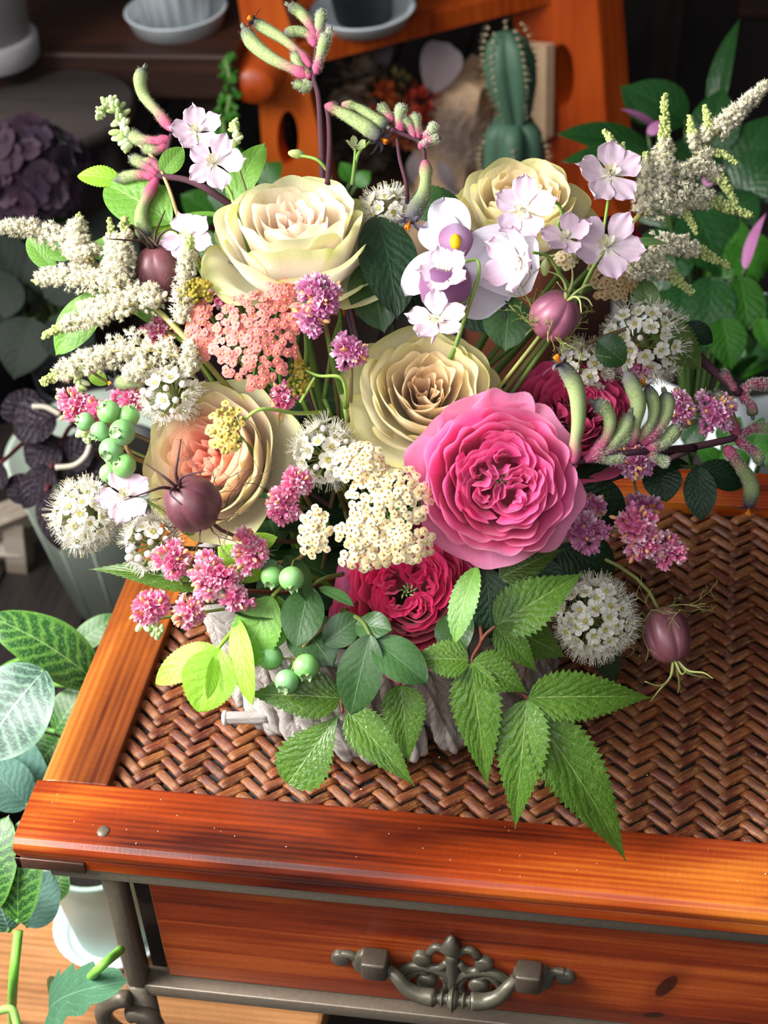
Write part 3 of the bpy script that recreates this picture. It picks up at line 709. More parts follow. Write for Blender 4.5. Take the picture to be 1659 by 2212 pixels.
# ------------------------------------------------------------------ white pompons (ninebark) with long stamens
def ninebark_floret(rg, shade=1.0):
    mb = MB(); wc = np.array(hexc('f4f1e6')) * shade
    for i in range(5):
        a_ = i * 2 * PI / 5 + rg.uniform(-.1, .1); ca, sa = math.cos(a_), math.sin(a_); cup = rg.uniform(.0006, .0016)
        V = []; rows = [(.0008, .3), (.0018, .75), (.0032, 1.0), (.0042, .8), (.0047, .25)]
        for rr, wf in rows:
            for sx in (-1, -.4, .4, 1): y = sx * .0021 * wf; V.append((rr * ca - y * sa, rr * sa + y * ca, cup * (rr / .0047) ** 2 + .0005 * sx * sx))
        F = [(j * 4 + k, j * 4 + k + 1, j * 4 + 5 + k, j * 4 + 4 + k) for j in range(4) for k in range(3)]
        mb.add(V, F, wc)
    V, F = lathe([(.0017, .0002), (.0014, .0008), (.0007, .0004), (1e-5, .0003)], 8); mb.add(V, F, hexc('c9c06a'))
    for i in range(22):
        a_ = rg.random() * 6.28; sp = rg.uniform(.1, .75); L = rg.uniform(.0042, .0068); d = unit([math.cos(a_) * sp, math.sin(a_) * sp, 1]); b = np.array([math.cos(a_) * .0013, math.sin(a_) * .0013, .0003])
        V, F = tube([b, b + d * L * .6, b + d * L + np.array([0, 0, .0002])], [.00013, .00010, .00008], 3, False); mb.add(V, F, wc * .97)
        e = b + d * L; V, F = sphere(.00026, 4, 2); mb.add(V, F, hexc('6a4a3a') if rg.random() < .45 else hexc('d8cf8a'), M=trans(e))
    return mb
def ninebark_bud(rg):
    mb = MB(); V, F = lathe([(.0004, -.002), (.0016, -.0005), (.0019, .0008), (.0012, .0021), (1e-5, .0026)], 8); mb.add(V, F, hexc('f2e9e4')); return mb
_rg = random.Random(77); NB = [ninebark_floret(_rg).mesh('floret', M_small) for _ in range(4)]; NBUD = ninebark_bud(_rg).mesh('bud', M_small)
def ninebark(name, label, px, py, dz, n, R, cnt, seed, group, flat=.8, budf=.1, span=1.7, cat='blossom'):
    rg = random.Random(seed); cnt = int(cnt * 1.05); c = S(px, py, dz); n = unit(n); M = frame(c, n, UP); t = thing(name, label, cat, tuple(SOCK), group)
    br = MB(); hub = c - n * R * .6
    fl = []
    for i in range(cnt):
        z_ = 1 - span * (i + .5) / cnt; r_ = math.sqrt(max(0, 1 - z_ * z_)); a_ = i * 2.39996 + rg.uniform(-.15, .15)
        d = np.array([r_ * math.cos(a_), r_ * math.sin(a_), z_]); q = d * np.array([R, R, R * flat]) * rg.uniform(.86, 1.0) * .82
        fl.append((d, q)); qw = xf(M, [q])[0]
        V, F = tube(spline([hub, hub * .55 + qw * .45, qw], 4), [.0007, .0006, .0005, .0006], 4, False); br.add(V, F, hexc('8f9a5a'))
    V, F = sphere(R * .22, 10, 6); br.add(V, F, hexc('6a7040'), M=M @ trans((0, 0, -R * .25)))
    head = part('pompon', br, M_stem, t)
    for d, q in fl:
        b = rg.random() < budf; Mf = M @ frame(q, unit(d + np.array([rg.uniform(-.25, .25) for _ in range(3)])), (rg.random() - .5, rg.random() - .5, .1)) @ scl(rg.uniform(1.05, 1.4))
        obj('bud' if b else 'floret', NBUD if b else rg.choice(NB), head, Mf)
    stem_to_basket(t, hub, n, .0018, hexc('6a5a38')); return t

# ------------------------------------------------------------------ astilbe plumes
CREAM, CREAM2, BUDC = hexc('fbf6e2'), hexc('f6ecc8'), hexc('cfd890')
def plume(parent, pts, r_px, dz, cnt, budt=.72, seed=0, buds_only=False, dim=1.0):
    rg = random.Random(seed); W_ = [S(x, y, dz + (z[0] if z else 0)) for x, y, *z in pts]; k = 1.15 / FPX; cnt = int(cnt * (.62 if buds_only else 3.2)); r_px = r_px * (1.25 if buds_only else 1.30)
    P = spline(W_, 40); V, F = tube(P, np.linspace(.0011, .0005, 40), 5); axis = part('branch', MB().add(V, F, hexc('b9ad6c')), M_stem, parent)
    mb = MB(); T = np.gradient(P, axis=0)
    for i in range(cnt):
        t_ = (i + rg.random()) / cnt; j = min(39, int(t_ * 39)); p = P[j] + (P[min(39, j + 1)] - P[j]) * ((t_ * 39) % 1); tv = unit(T[j])
        d = np.array([rg.gauss(0, 1) for _ in range(3)]); d = unit(d - tv * (d @ tv) + tv * .35)
        rr = r_px * k * (1.0 - .75 * t_ ** 1.6) * rg.uniform(.2, .9)
        q = p + d * rr
        if t_ > budt or buds_only or rg.random() < .10:
            s_ = rg.uniform(.0011, .0017) * (1.3 - .5 * t_) * (1.5 if buds_only else 1); V, F = sphere(1, 7, 5); q = p + d * rr * .75
            mb.add(V * np.array([s_ * .85, s_ * .85, s_ * (1.7 if buds_only else 1.15)]), F, mix(CREAM, BUDC, np.array(min(1, max(0, (t_ - budt + .25) / .3)))) * dim if not buds_only else mix(hexc('e4ecc4'), hexc('b9cf86'), np.array(rg.random())), M=frame(q, d, tv)); continue
        for m in range(4):
            e = unit(d + np.array([rg.gauss(0, .6) for _ in range(3)])); L = rg.uniform(.0020, .0032); sd = unit(np.cross(e, tv + .01)) * .0008
            mb.add([q - sd * .4, q + e * L * .6 - sd, q + e * L, q + e * L * .6 + sd], [(0, 1, 2, 3)], np.array(mix(CREAM, CREAM2, np.array(rg.random()))) * dim)
        for m in range(13):
            e = unit(d * .9 + np.array([rg.gauss(0, .75) for _ in range(3)])); L = rg.uniform(.0022, .0042); w1 = unit(np.cross(e, (.3, .5, .8))) * .00026; w2 = unit(np.cross(e, w1)) * .00026
            mb.add([q + w1, q - w1 * .5 + w2, q - w1 * .5 - w2, q + e * L], [(0, 1, 3), (1, 2, 3), (2, 0, 3)], np.array(CREAM) * rg.uniform(.92, 1.0) * dim)
    part('florets', mb, M_plume, axis, kind='stuff'); return P

# ------------------------------------------------------------------ larkspur flowers
def larkspur_flower(parent, px, py, dz, n, size_px, seed, spin=0.0, sq=0.0, cols=None, npet=5, closed=0.0):
    rg = random.Random(seed); c = S(px, py, dz); k = (ZB + shell(px, py) + dz) / FPX; L = size_px * k; n = unit(n); M = frame(c, n, UP) @ rotz(spin)
    A, B, D = cols or (hexc('f2dcea'), hexc('e3c3e0'), hexc('f6efe0'))
    mb = MB()
    for i in range(4):                       # inner pale petals
        a_ = PI / 2 + (i - 1.5) * .8; V, F, U = grid(5, 5, lambda u, v: np.stack([u * .09 * L * np.sin(v * 2.2 + .3), v * .30 * L, .05 * L + .12 * L * v * v + .03 * L * u * u], -1))
        mb.add(V, F, mix(D, hexc('e9dfa0'), np.array(.5 if i in (1, 2) else .1)), U, rotz(a_ - PI / 2))
    for i in range(9):
        a_ = rg.random() * 6.28; e = np.array([.10 * L * math.cos(a_), .10 * L * math.sin(a_), .16 * L]); V, F = tube([(0, 0, 0), e * .7, e], [.006 * L, .006 * L, .02 * L], 4); mb.add(V, F, hexc('7b7340') if i % 2 else hexc('d9d79a'))
    V, F = tube(spline([(0, 0, 0), (0, .12 * L, -.35 * L), (0, .35 * L, -.62 * L), (0, .45 * L, -.75 * L)], 8), np.linspace(.13 * L, .02 * L, 8), 8); mb.add(V, F, B)
    fl = part('flower', mb, M_soft, parent, M)
    for i in range(npet):
        a_ = i * 2 * PI / npet + rg.uniform(-.15, .15); Lp = L * rg.uniform(.92, 1.06); Wp = L * rg.uniform(.70, .88); cup = rg.uniform(.0, .28) + closed; ph = rg.random() * 6; tip = rg.uniform(.0, .12)
        def fn(u, v):
            w_ = Wp / 2 * (.16 + .84 * sst(0, .55, v)) * np.sqrt(np.clip(1 - (np.clip(v - .55, 0, 1) / .452) ** 3, 0.004, 1)) * (1 + .05 * np.sin(16 * v + ph))
            x = u * w_; y = .06 * L + v * Lp * (1 - .10 * u ** 2 * v + tip * np.exp(-(u / .25) ** 2) * v)
            z = cup * L * v ** 1.5 + .12 * L * u * u * v * (1 - v) + .035 * L * np.sin(7 * u + ph) * v ** 2 + .02 * L * np.sin(13 * v + 4 * u + ph) * np.abs(u) - sq * L * v * .3
            return np.stack([x, y, z], -1)
        V, F, U = grid(11, 11, fn); C = mix(mix(A, B, np.clip(np.abs(np.sin(U[:, 0] * 9 + rg.random())) * .5, 0, 1)), mix(A, B, np.array(.3 + .7 * rg.random())), U[:, 1] * .6)
        C = mix(np.asarray(D), C, sst(0, .35, U[:, 1])); C = mix(C, np.array(hexc('a9a06c')), np.exp(-(((U[:, 0]) / .12) ** 2 + ((U[:, 1] - .95) / .035) ** 2)) * .8)
        part('petal', MB().add(V, F, C, U + np.array([rg.random() * 5, 0])), M_soft, fl, M @ rotz(a_))
    return c, n
def larkspur_bud(parent, px, py, dz, d, size_px, col=None):
    c = S(px, py, dz); L = size_px * 1.13 / FPX; V, F = lathe([(.02 * L, -.6 * L), (.24 * L, -.35 * L), (.32 * L, 0), (.24 * L, .4 * L), (.10 * L, .6 * L), (.01 * L, .62 * L)], 12, wob=lambda t, z: 1 + .08 * math.cos(5 * t))
    return part('bud', MB().add(V, F, col or hexc('c3cf86')), M_soft, parent, frame(c, d, UP))

# ------------------------------------------------------------------ kangaroo paw
PAW_G, PAW_P, PAW_D = hexc('8c9a68'), hexc('a84e6c'), hexc('4e4656')
def paw_tube(parent, pts, r_px, dz, seed, open_=False, pink=.30, dark=.12, tint=1.0, lobes=None, hairs=900):
    """tubular flower from base to tip, pixel polyline"""
    rg = random.Random(seed); r_px = r_px * 1.12; k = 1.14 / FPX; W_ = [S(x, y, dz + (z[0] if z else 0)) for x, y, *z in pts]; n_ = 26; P = spline(W_, n_)
    t_ = np.linspace(0, 1, n_); prof = np.interp(t_, [0, .06, .18, .30, .55, .80, .93, 1], [.35, .62, .82, .62, .85, 1.0, .82, .55 if open_ else .16]); Rr = prof * r_px * k
    V, F = tube(P, Rr, 14); tt = np.concatenate([np.repeat(t_, 14), [0, 1]])
    C = mix(np.asarray(PAW_P) * tint, np.asarray(PAW_G) * tint, sst(pink - .16, pink + .22, tt)); C = mix(C, np.asarray(PAW_D) * tint, sst(1 - dark * 2.2, 1.0, tt) * .9)
    tb = part('tube', MB().add(V, F, C), M_paw, parent); T = np.gradient(P, axis=0)
    hb_ = MB()
    for i in range(hairs):
        j = rg.randrange(2, n_ - 2); tv = unit(T[j]); d = np.array([rg.gauss(0, 1) for _ in range(3)]); d = unit(d - tv * (d @ tv)); p = P[j] + (P[j + 1] - P[j]) * rg.random() + d * Rr[j] * .97
        L = rg.uniform(.0008, .0019); e = unit(d + tv * rg.uniform(-.2, .6)); sd = np.cross(e, tv) * .00014
        hb_.add([p - sd, p + sd, p + e * L], [(0, 1, 2)], mix(C[j * 14], hexc('eef0e0'), np.array(.6)))
    part('felt_hairs', hb_, M_paw, tb, kind='stuff')
    tv = unit(P[-1] - P[-3]); Mt = frame(P[-1] - tv * .3 * Rr[-1], tv, UP)
    if open_:
        for i in range(6):
            a_ = i * PI / 3 + rg.uniform(-.2, .2); L = r_px * k * rg.uniform(2.0, 2.9)
            V, F, U = grid(5, 7, lambda u, v: np.stack([u * .42 * r_px * k * (1 - v) ** .6, .35 * r_px * k + L * .85 * v ** 1.1, L * (.60 * v - .50 * v * v)], -1))
            part('lobe', MB().add(V, F, mix(PAW_D, hexc('83788c'), U[:, 1]) * tint, U), M_paw, tb, Mt @ rotz(a_))
        for i in range(6):
            a_ = i * PI / 3 + .4; e = np.array([.22 * math.cos(a_), .22 * math.sin(a_), 1]) * r_px * k * 1.25
            V, F = tube([e * .1, e * .6, e * .75, e], [.0004, .0005, .0010, .0004], 6); part('anther', MB().add(V, F, hexc('e88a1e')), M_small, tb, Mt)
    else:
        for i in range(3):
            a_ = i * 2.1 + rg.random(); L = r_px * k * 1.1
            V, F = tube([(0, 0, -.3 * L), (.12 * L * math.cos(a_), .12 * L * math.sin(a_), .2 * L), (.2 * L * math.cos(a_), .2 * L * math.sin(a_), .62 * L)], [.32 * L, .24 * L, .03 * L], 6); part('lobe', MB().add(V, F, mix(PAW_D, PAW_G, np.array(.35)) * tint), M_paw, tb, Mt)
    return tb

# ------------------------------------------------------------------ love-in-a-mist pods
def thread(mb, p, d, L, r, col, rg, depth=2):
    d = unit(d); b = unit(np.array([rg.gauss(0, 1) for _ in range(3)])); e = p + d * L + b * L * .18
    P = spline([p, p + d * L * .5 + b * L * -.06, e], 6); V, F = tube(P, np.linspace(r, r * .55, 6), 4); mb.add(V, F, col)
    if depth > 0:
        for j in range(rg.choice((2, 2, 3))):
            i = rg.choice((2, 3, 4, 5)); q = unit(d + np.array([rg.gauss(0, .6) for _ in range(3)])); thread(mb, P[i], q, L * rg.uniform(.4, .65), r * .62, col, rg, depth - 1)
def nigella(name, label, px, py, dz, axis, ra, rb_, col, horn, thc, seed, horns=5, hl=1.0, nth=10, thl=1.2, back=.35, group=None):
    rg = random.Random(seed); c = S(px, py, dz); k = (ZB + shell(px, py) + dz) / FPX; A_, B_ = ra * k, rb_ * k; ax = unit(axis); M = frame(c, ax, UP)
    t = thing(name, label, 'seed pod', tuple(SOCK), group)
    prof = [(B_ * (math.sin(PI * i / 18) ** .8 if 0 < i < 18 else .02), -A_ * math.cos(PI * i / 18)) for i in range(19)]
    wob = lambda th, z: 1 + .12 * abs(math.sin(th * horns / 2)) ** .8 - .07
    V, F = lathe(prof, 72, 0, wob); th = np.arctan2(V[:, 1], V[:, 0]); rib = np.exp(-(np.abs(np.sin(th * horns / 2)) / .12) ** 2)
    C = mix(np.asarray(col), np.asarray(col) * .45, rib * .7); C = mix(C, np.asarray(col) * 1.7 + .02, np.exp(-((np.abs(np.sin(th * horns / 2)) - .35) / .08) ** 2) * .35); C = mix(C, np.array(hexc('8d8a50')), sst(-.5 * A_, -A_, V[:, 2]) * .5)
    part('pod', MB().add(V, F, np.clip(C, 0, 1)), M_pod, t, M)
    for i in range(horns):
        a_ = i * 2 * PI / horns + .2; r0 = .10 * B_; o = np.array([math.cos(a_), math.sin(a_), 0]); L = hl * B_ * rg.uniform(.8, 1.1)
        pts = [o * r0 + [0, 0, .97 * A_], o * (r0 + .22 * L) + [0, 0, A_ + .35 * L], o * (r0 + .62 * L) + [0, 0, A_ + .55 * L], o * (r0 + 1.1 * L) + np.array([rg.uniform(-.2, .2) * L, rg.uniform(-.2, .2) * L, A_ + rg.uniform(.3, .9) * L])]
        V, F = tube(spline(pts, 12), np.linspace(.075 * B_, .022 * B_, 12), 6); part('horn', MB().add(V, F, horn), M_stem, t, M)
    mb = MB()
    for i in range(nth):
        a_ = i * 2 * PI / nth + rg.uniform(-.3, .3); o = M[:3, 0] * math.cos(a_) + M[:3, 1] * math.sin(a_); p = c - ax * A_ * .95
        thread(mb, p, o * 1.0 + ax * rg.uniform(-.1, .8), thl * B_ * rg.uniform(.8, 1.3), .00058, thc, rg, 3)
    part('thread_bracts', mb, M_stem, t, kind='stuff')
    stem_to_basket(t, c - ax * A_, ax, .0014, thc); return t

# ------------------------------------------------------------------ berries
def berry_mesh(rg, r, col):
    prof = [(r * math.sin(PI * i / 14) + 1e-5, -r * .95 * math.cos(PI * i / 14)) for i in range(13)]; prof += [(r * .30, r * .90), (r * .20, r * .78), (1e-5, r * .76)]
    V, F = lathe(prof, 22); C = np.tile(np.array(col), (len(V), 1)); C = mix(C, np.array(hexc('7d8a5c')), (V[:, 2] > r * .74) * (np.hypot(V[:, 0], V[:, 1]) < r * .33) * .8)
    mb = MB().add(V, F, C)
    for i in range(5):
        a_ = i * 2 * PI / 5 + rg.uniform(-.1, .1)
        V, F, U = grid(5, 5, lambda u, v: np.stack([u * r * .30 * (1 - v * .75), r * .36 + r * .10 * v, r * .84 + r * .30 * v - r * .1 * u * u], -1)); mb.add(V, F, mix(np.array(col), hexc('a8b47a'), np.array(.5)), None, rotz(a_))
    return mb
_rb = random.Random(9); BERRY = [berry_mesh(_rb, .0078, hexc(h)).mesh('berry', M_berry) for h in ('6cae48', '5c9c48', '7cb860', '68a45c')]
def berry_sprig(name, label, berries, twig, seed, group=None, end=None):
    """berries: (px, py, dz, radius_px, crown direction (r,u,t))"""
    rg = random.Random(seed); t = thing(name, label, 'berries', tuple(SOCK), group); W_ = [S(*q) for q in twig]
    stick(t, W_, (.0012, .0016), hexc('8a6f45'), 'twig'); 
    if end is None: stem_to_basket(t, W_[-1], unit(W_[-1] - W_[-2]) * -1, .0017, hexc('7a6540'))
    for (px, py, dz, rp, d) in berries:
        c = S(px, py, dz); k = (ZB + shell(px, py) + dz) / FPX; d_ = dirv(*d); M = frame(c, d_, UP) @ rotz(rg.random() * 6) @ scl(rp * k / .0078)
        obj('berry', rg.choice(BERRY), t, M); q = min(W_, key=lambda w_: np.linalg.norm(w_ - c)); b = c - d_ * rp * k * .95
        stick(t, [b, b * .5 + q * .5 - d_ * .002, q], .0007, hexc('8c9a4e'), 'stalk', 5)
    return t

# ------------------------------------------------------------------ basket of twisted white paper rope
rope_m = NT('paper_rope'); s = rope_m; uv = s.coord('UV', (40, 1.5, 1)); f = s.noise(uv, 1.0, 5, 0.7, 0.4); g = s.noise(s.coord(), 45, 3)
s.set(Base_Color=s.mixc(s.math('MULTIPLY_ADD', s.math('SUBTRACT', f, .5), 2.0, .68, True), hexc('a09284'), s.mixc(g, hexc('ece4da'), hexc('d9d3d0'))), Roughness=0.75); s.bump(f, 1.0, 0.003); rope_m = s.m
BC = np.array([.212, .190, H]); BW, BD, BH = .104, .090, .088
basket = thing('flower_basket', 'round basket of twisted off-white paper rope holding the flowers', 'basket', tuple(BC))
def rope(P, R_, tw, seg=20, lob=6, amp=.16):
    P = np.asarray(P); n = len(P); T = np.gradient(P, axis=0); a_ = unit(np.cross(T[0], [.3, .2, .9])); V = []; U = []; F = []
    for i in range(n):
        t_ = unit(T[i]); a_ = unit(a_ - t_ * (a_ @ t_)); b_ = np.cross(t_, a_)
        for k in range(seg):
            th = 2 * PI * k / seg; r = R_[i] * (1 - amp + amp * 2 * abs(math.cos(lob / 2 * th + tw * i / n)) + .04 * math.sin(13 * th + tw * i / n * 2)); V.append(P[i] + r * (a_ * math.cos(th) + b_ * math.sin(th))); U.append((k / seg + tw * i / n / 6.28, i / n))
    for i in range(n - 1):
        for k in range(seg): k2 = (k + 1) % seg; F.append((i * seg + k, i * seg + k2, (i + 1) * seg + k2, (i + 1) * seg + k))
    F.append(tuple(range(seg - 1, -1, -1))); F.append(tuple((n - 1) * seg + k for k in range(seg)))
    return np.array(V), F, np.array(U)
rg = random.Random(21); NS = 40
for i in range(NS):
    a_ = 2 * PI * i / NS; sl = .20 + rg.uniform(-.05, .05); pts = []
    for t_ in np.linspace(0, 1, 15):
        z = BH * (1 - t_) + .0055; f_ = 1.0 + .10 * (1 - t_) ** 1.5 - .06 * t_ + .05 * math.sin(t_ * PI); aa = a_ + sl * t_ + rg.uniform(-.004, .004)
        out = .010 * sst(.6, 1, t_); pts.append(BC + np.array([(BW * f_ + out) * math.cos(aa), (BD * f_ + out) * math.sin(aa), z + .0025]))
    Rr = np.interp(np.linspace(0, 1, 15), [0, .15, .5, .85, 1], [.0070, .0080, .0086, .0092, .0080]) * rg.uniform(.9, 1.1)
    V, F, U = rope(spline(pts, 34), np.interp(np.linspace(0, 1, 34), np.linspace(0, 1, 15), Rr) * np.array([rg.uniform(.94, 1.06) for _ in range(34)]), rg.choice((-1, 1, 1)) * rg.uniform(7, 11), 24, 5, .24); part('rope_strand', MB().add(V, F, None, U), rope_m, basket)
ringp = [BC + np.array([BW * 1.09 * math.cos(t_), BD * 1.09 * math.sin(t_), BH + .006]) for t_ in np.linspace(0, 2 * PI, 97)]
V, F, U = rope(ringp, np.full(97, .0065), 150, 16); part('rim_rope', MB().add(V, F, None, U * np.array([1, 60])), rope_m, basket)
V, F = lathe([(.005, .004), (.97, .004), (1.03, BH * .95), (.98, BH * .95), (.93, .008), (.005, .008)], 48); V = V * np.array([BW * .95, BD * .95, 1]); part('liner', MB().add(V, F, (.5, .45, .4)), simple('liner', hexc('6b6258'), .8), basket, trans(BC))
e0 = onz(487, 1551, H + .016); e1 = onz(580, 1548, H + .020)
V, F, U = rope(spline([e0, e0 * .5 + e1 * .5, e1], 8), np.full(8, .0042), 2.5, 14, 5, .08); part('rope_end', MB().add(V, F, None, U), rope_m, basket)
V, F = tube([e0 - unit(e1 - e0) * .0012, e0 + unit(e1 - e0) * .0014], [.0050, .0050], 12); part('rope_end_knot', MB().add(V, F), rope_m, basket)
V, F = lathe([(.01, .006), (.9, .006), (.95, .02), (.92, .072), (.5, .082), (.01, .084)], 24); foam = obj('floral_foam', MB().add(V * np.array([BW * .88, BD * .88, 1]), F, (.1, .2, .1)).mesh('floral_foam', simple('foam', hexc('24401f'), .9, bump=.4)), None, trans(BC + np.array([0, 0, .004])))
tag(foam, 'dark green foam block inside the rope basket, under the stems', 'floral foam')

# ------------------------------------------------------------------ roses
CRM = [hexc(h) for h in ('e4ec96', 'fdf2e2', 'fdead8', 'f6ccb6', 'f8f6d4')]
CRM2 = [hexc(h) for h in ('eae892', 'fdf0d4', 'fce8c4', 'f4cca8', 'f6f2cc')]
PCH = [hexc(h) for h in ('eef0a2', 'fee6d4', 'fecbb2', 'fb927c', 'f8f5d6')]
PNK = [hexc(h) for h in ('f9a4cc', 'f264a6', 'ea3e8c', 'da2676', 'f79cc6')]
MAG = [hexc(h) for h in ('f05894', 'e62870', 'dc1862', 'c20c50', 'f590c0')]
DPK = [hexc(h) for h in ('e05a8c', 'd43a74', 'c42a64', 'a81c50', 'd8608c')]
RED = [hexc(h) for h in ('b01838', '9a0e2c', '8a0a28', '70061c', 'a01230')]
rose('rose', 'large cream-yellow rose at the upper left, below the red-stemmed paw flowers', 640, 480, 0, dirv(-.02, .74, .66), .0505, 'cup', CRM, 3, 'cream roses', inner=16, extra=[(-.45, 1.22, -.45, .55), (-2.6, 1.08, -.42, .6)])
rose('rose', 'cream rose in the centre with tightly ringed petals, above the hot pink rose', 922, 838, .012, dirv(.04, .36, .93), .0425, 'cup', CRM2, 14, 'cream roses', extra=[(-2.3, 1.14, -.35, .6), (2.6, 1.1, -.4, .5)])
rose('rose', 'peach rose at the left with coral heart, behind a dark purple seed pod', 442, 985, .005, dirv(-.42, .16, .88), .0455, 'cup', PCH, 25, 'cream roses')
rose('rose', 'cream rose at the upper right, behind the pale lilac larkspur flowers', 1130, 425, .015, dirv(0, .70, .72), .0405, 'cup', CRM2, 36, 'cream roses')
rose('rose', 'big bright pink quartered rose right of the cream yarrow', 1082, 1037, -.038, dirv(.06, .04, 1), .0440, 'q', PNK, 47, 'pink roses', extra=[(2.95, 1.12, -.12, .42), (1.5, 1.06, -.15, .5)])
rose('rose', 'magenta rose at the front edge of the basket, below the cream yarrow', 880, 1275, .012, dirv(-.06, .22, .97), .0390, 'q', MAG, 58, 'pink roses', extra=[(-1.75, 1.24, -.30, .36), (-2.6, 1.14, -.25, .5), (-1.1, 1.12, -.3, .4)])
rose('rose', 'deep pink rose behind the big pink one, under the felted paw tubes', 1240, 885, .022, dirv(.08, .5, .86), .0380, 'q', DPK, 69, 'pink roses')
rose('rose', 'small crimson rose almost hidden behind the right larkspur flowers', 1335, 520, .035, dirv(.3, .3, .9), .018, 'q', RED, 80, 'pink roses')

# ------------------------------------------------------------------ yarrow
T_ = dirv(0, .15, 1)
PKY = (hexc('e67e80'), hexc('ee9a90'), hexc('eeae74'))
yarrow('yarrow', 'salmon pink yarrow with broad flat heads, above the peach rose', [
    (550, 735, -.018, dirv(0, .22, 1), .0265, .0310, .008, 175), (432, 712, -.010, dirv(-.35, .1, 1), .0100, .0195, .005, 48),
    (608, 632, -.012, dirv(.1, .4, 1), .0105, .0095, .003, 26), (645, 690, -.010, dirv(.3, .2, 1), .0100, .0100, .003, 22)], PKY, 5, stemcol=GREEN)
OLV = (hexc('b59a3c'), hexc('c9ae50'), hexc('a8963a'), hexc('a39638'), .85)
yarrow('yarrow_bud', 'olive green yarrow buds beside the salmon yarrow, left of it', [(424, 628, -.018, dirv(-.1, .3, 1), .0105, .0085, .004, 40)], OLV, 6, 'yarrow buds')
yarrow('yarrow_bud', 'yellow green yarrow bud cluster right of the salmon yarrow', [(648, 818, .0, dirv(.2, .1, 1), .0080, .0115, .003, 36)], OLV, 7, 'yarrow buds')
YEL = (hexc('e2c468'), hexc('ecd582'), hexc('cdb04a'), hexc('c7b860'), .6)
yv = yarrow('yarrow', 'yellow yarrow spray bending in front of the peach rose', [(488, 928, -.040, dirv(-.2, .1, 1), .0110, .0155, .004, 62)], YEL, 8)
stick(yv, [S(505, 930, -.03), S(560, 885, -.035), S(640, 893, -.01), S(700, 890, .03)], (.0010, .0013), GLT, 'side_stem')
CRY = (hexc('eedcb0'), hexc('f5e9c8'), hexc('d8ae5c'))
yarrow('yarrow', 'cream white yarrow with many heads, left of the big pink rose', [
    (845, 1075, -.028, dirv(.05, .2, 1), .0255, .0190, .008, 120), (775, 1000, -.026, dirv(-.2, .4, 1), .0165, .0135, .006, 58), (680, 1150, -.030, dirv(-.4, 0, 1), .0105, .0150, .005, 44),
    (800, 1155, -.034, dirv(0, 0, 1), .0210, .0110, .005, 56), (880, 1175, -.036, dirv(.1, -.1, 1), .0160, .0120, .004, 44), (790, 1205, -.033, dirv(-.1, -.2, 1), .0170, .0075, .003, 30)], CRY, 9)
TAN = (hexc('c4a478'), hexc('d4ba90'), hexc('9c7a40'))
yarrow('yarrow', 'tan yarrow head behind the right larkspur flowers', [(1325, 595, .012, dirv(.3, .1, 1), .0180, .0165, .007, 90)], TAN, 10)
yarrow('yarrow', 'tiny cream yarrow between the larkspur and the pink-violet pod', [(1222, 560, -.005, dirv(.1, .3, 1), .0070, .0060, .003, 18)], CRY, 12)

# ------------------------------------------------------------------ pink sprays
GP = 'pink sprays of tiny flowers'
spray('pink_spray', 'pink spray of crowded tiny flowers hanging over the left table rail', [(325, 1312, -.03, 38, 36), (408, 1322, -.03, 34, 34), (372, 1212, -.025, 33, 40), (462, 1245, -.03, 50, 44), (510, 1292, -.028, 30, 24), (540, 1192, -.022, 34, 50)], 31, GP)
spray('pink_spray', 'pink spray between the peach rose and the cream yarrow', [(640, 1045, -.012, 32, 32), (610, 1090, -.012, 30, 44)], 32, GP)
spray('pink_spray', 'mauve pink spray standing over the salmon yarrow below the cream rose', [(690, 640, -.022, 46, 54), (672, 690, -.018, 26, 30)], 33, GP, MAUVC, 'mauve')
spray('pink_spray', 'small mauve spray left of the centre cream rose', [(755, 760, -.006, 35, 34)], 34, GP, MAUVC, 'mauve')
spray('pink_spray', 'pink spray at the far left behind the green berries', [(165, 872, -.01, 42, 32), (215, 895, -.008, 34, 36), (280, 862, -.004, 36, 28), (190, 915, 0, 22, 24)], 35, GP)
spray('pink_spray', 'pink and white spray over the woven top, right of the pink rose', [(1372, 1135, -.02, 38, 40), (1390, 1175, -.02, 45, 36), (1440, 1185, -.02, 36, 36)], 36, GP)
spray('pink_spray', 'pink spray tucked under the right edge of the pink rose', [(1262, 1152, .0, 50, 40), (1275, 1095, .02, 36, 26)], 37, GP, MAUVC, 'mauve')
spray('pink_spray', 'purple pink spray under the felted paw tubes at the right', [(1370, 1000, .0, 48, 34), (1385, 1098, .03, 36, 28)], 38, GP, MAUVC, 'mauve')
spray('pink_spray', 'purple pink spray at the far right behind the drooping paw tube', [(1545, 890, .0, 46, 52), (1470, 880, .01, 24, 40)], 39, GP, MAUVC, 'mauve')
spray('pink_spray', 'dull purple spray behind the deep pink rose, near the white blossom', [(1372, 790, .02, 30, 44)], 40, GP, MAUVC, 'mauve')
spray('pink_spray', 'magenta spray peeping out left of the salmon yarrow', [(345, 720, .025, 34, 30), (480, 632, .03, 30, 26), (612, 862, .03, 24, 34)], 41, GP, PINKC, 'pink')

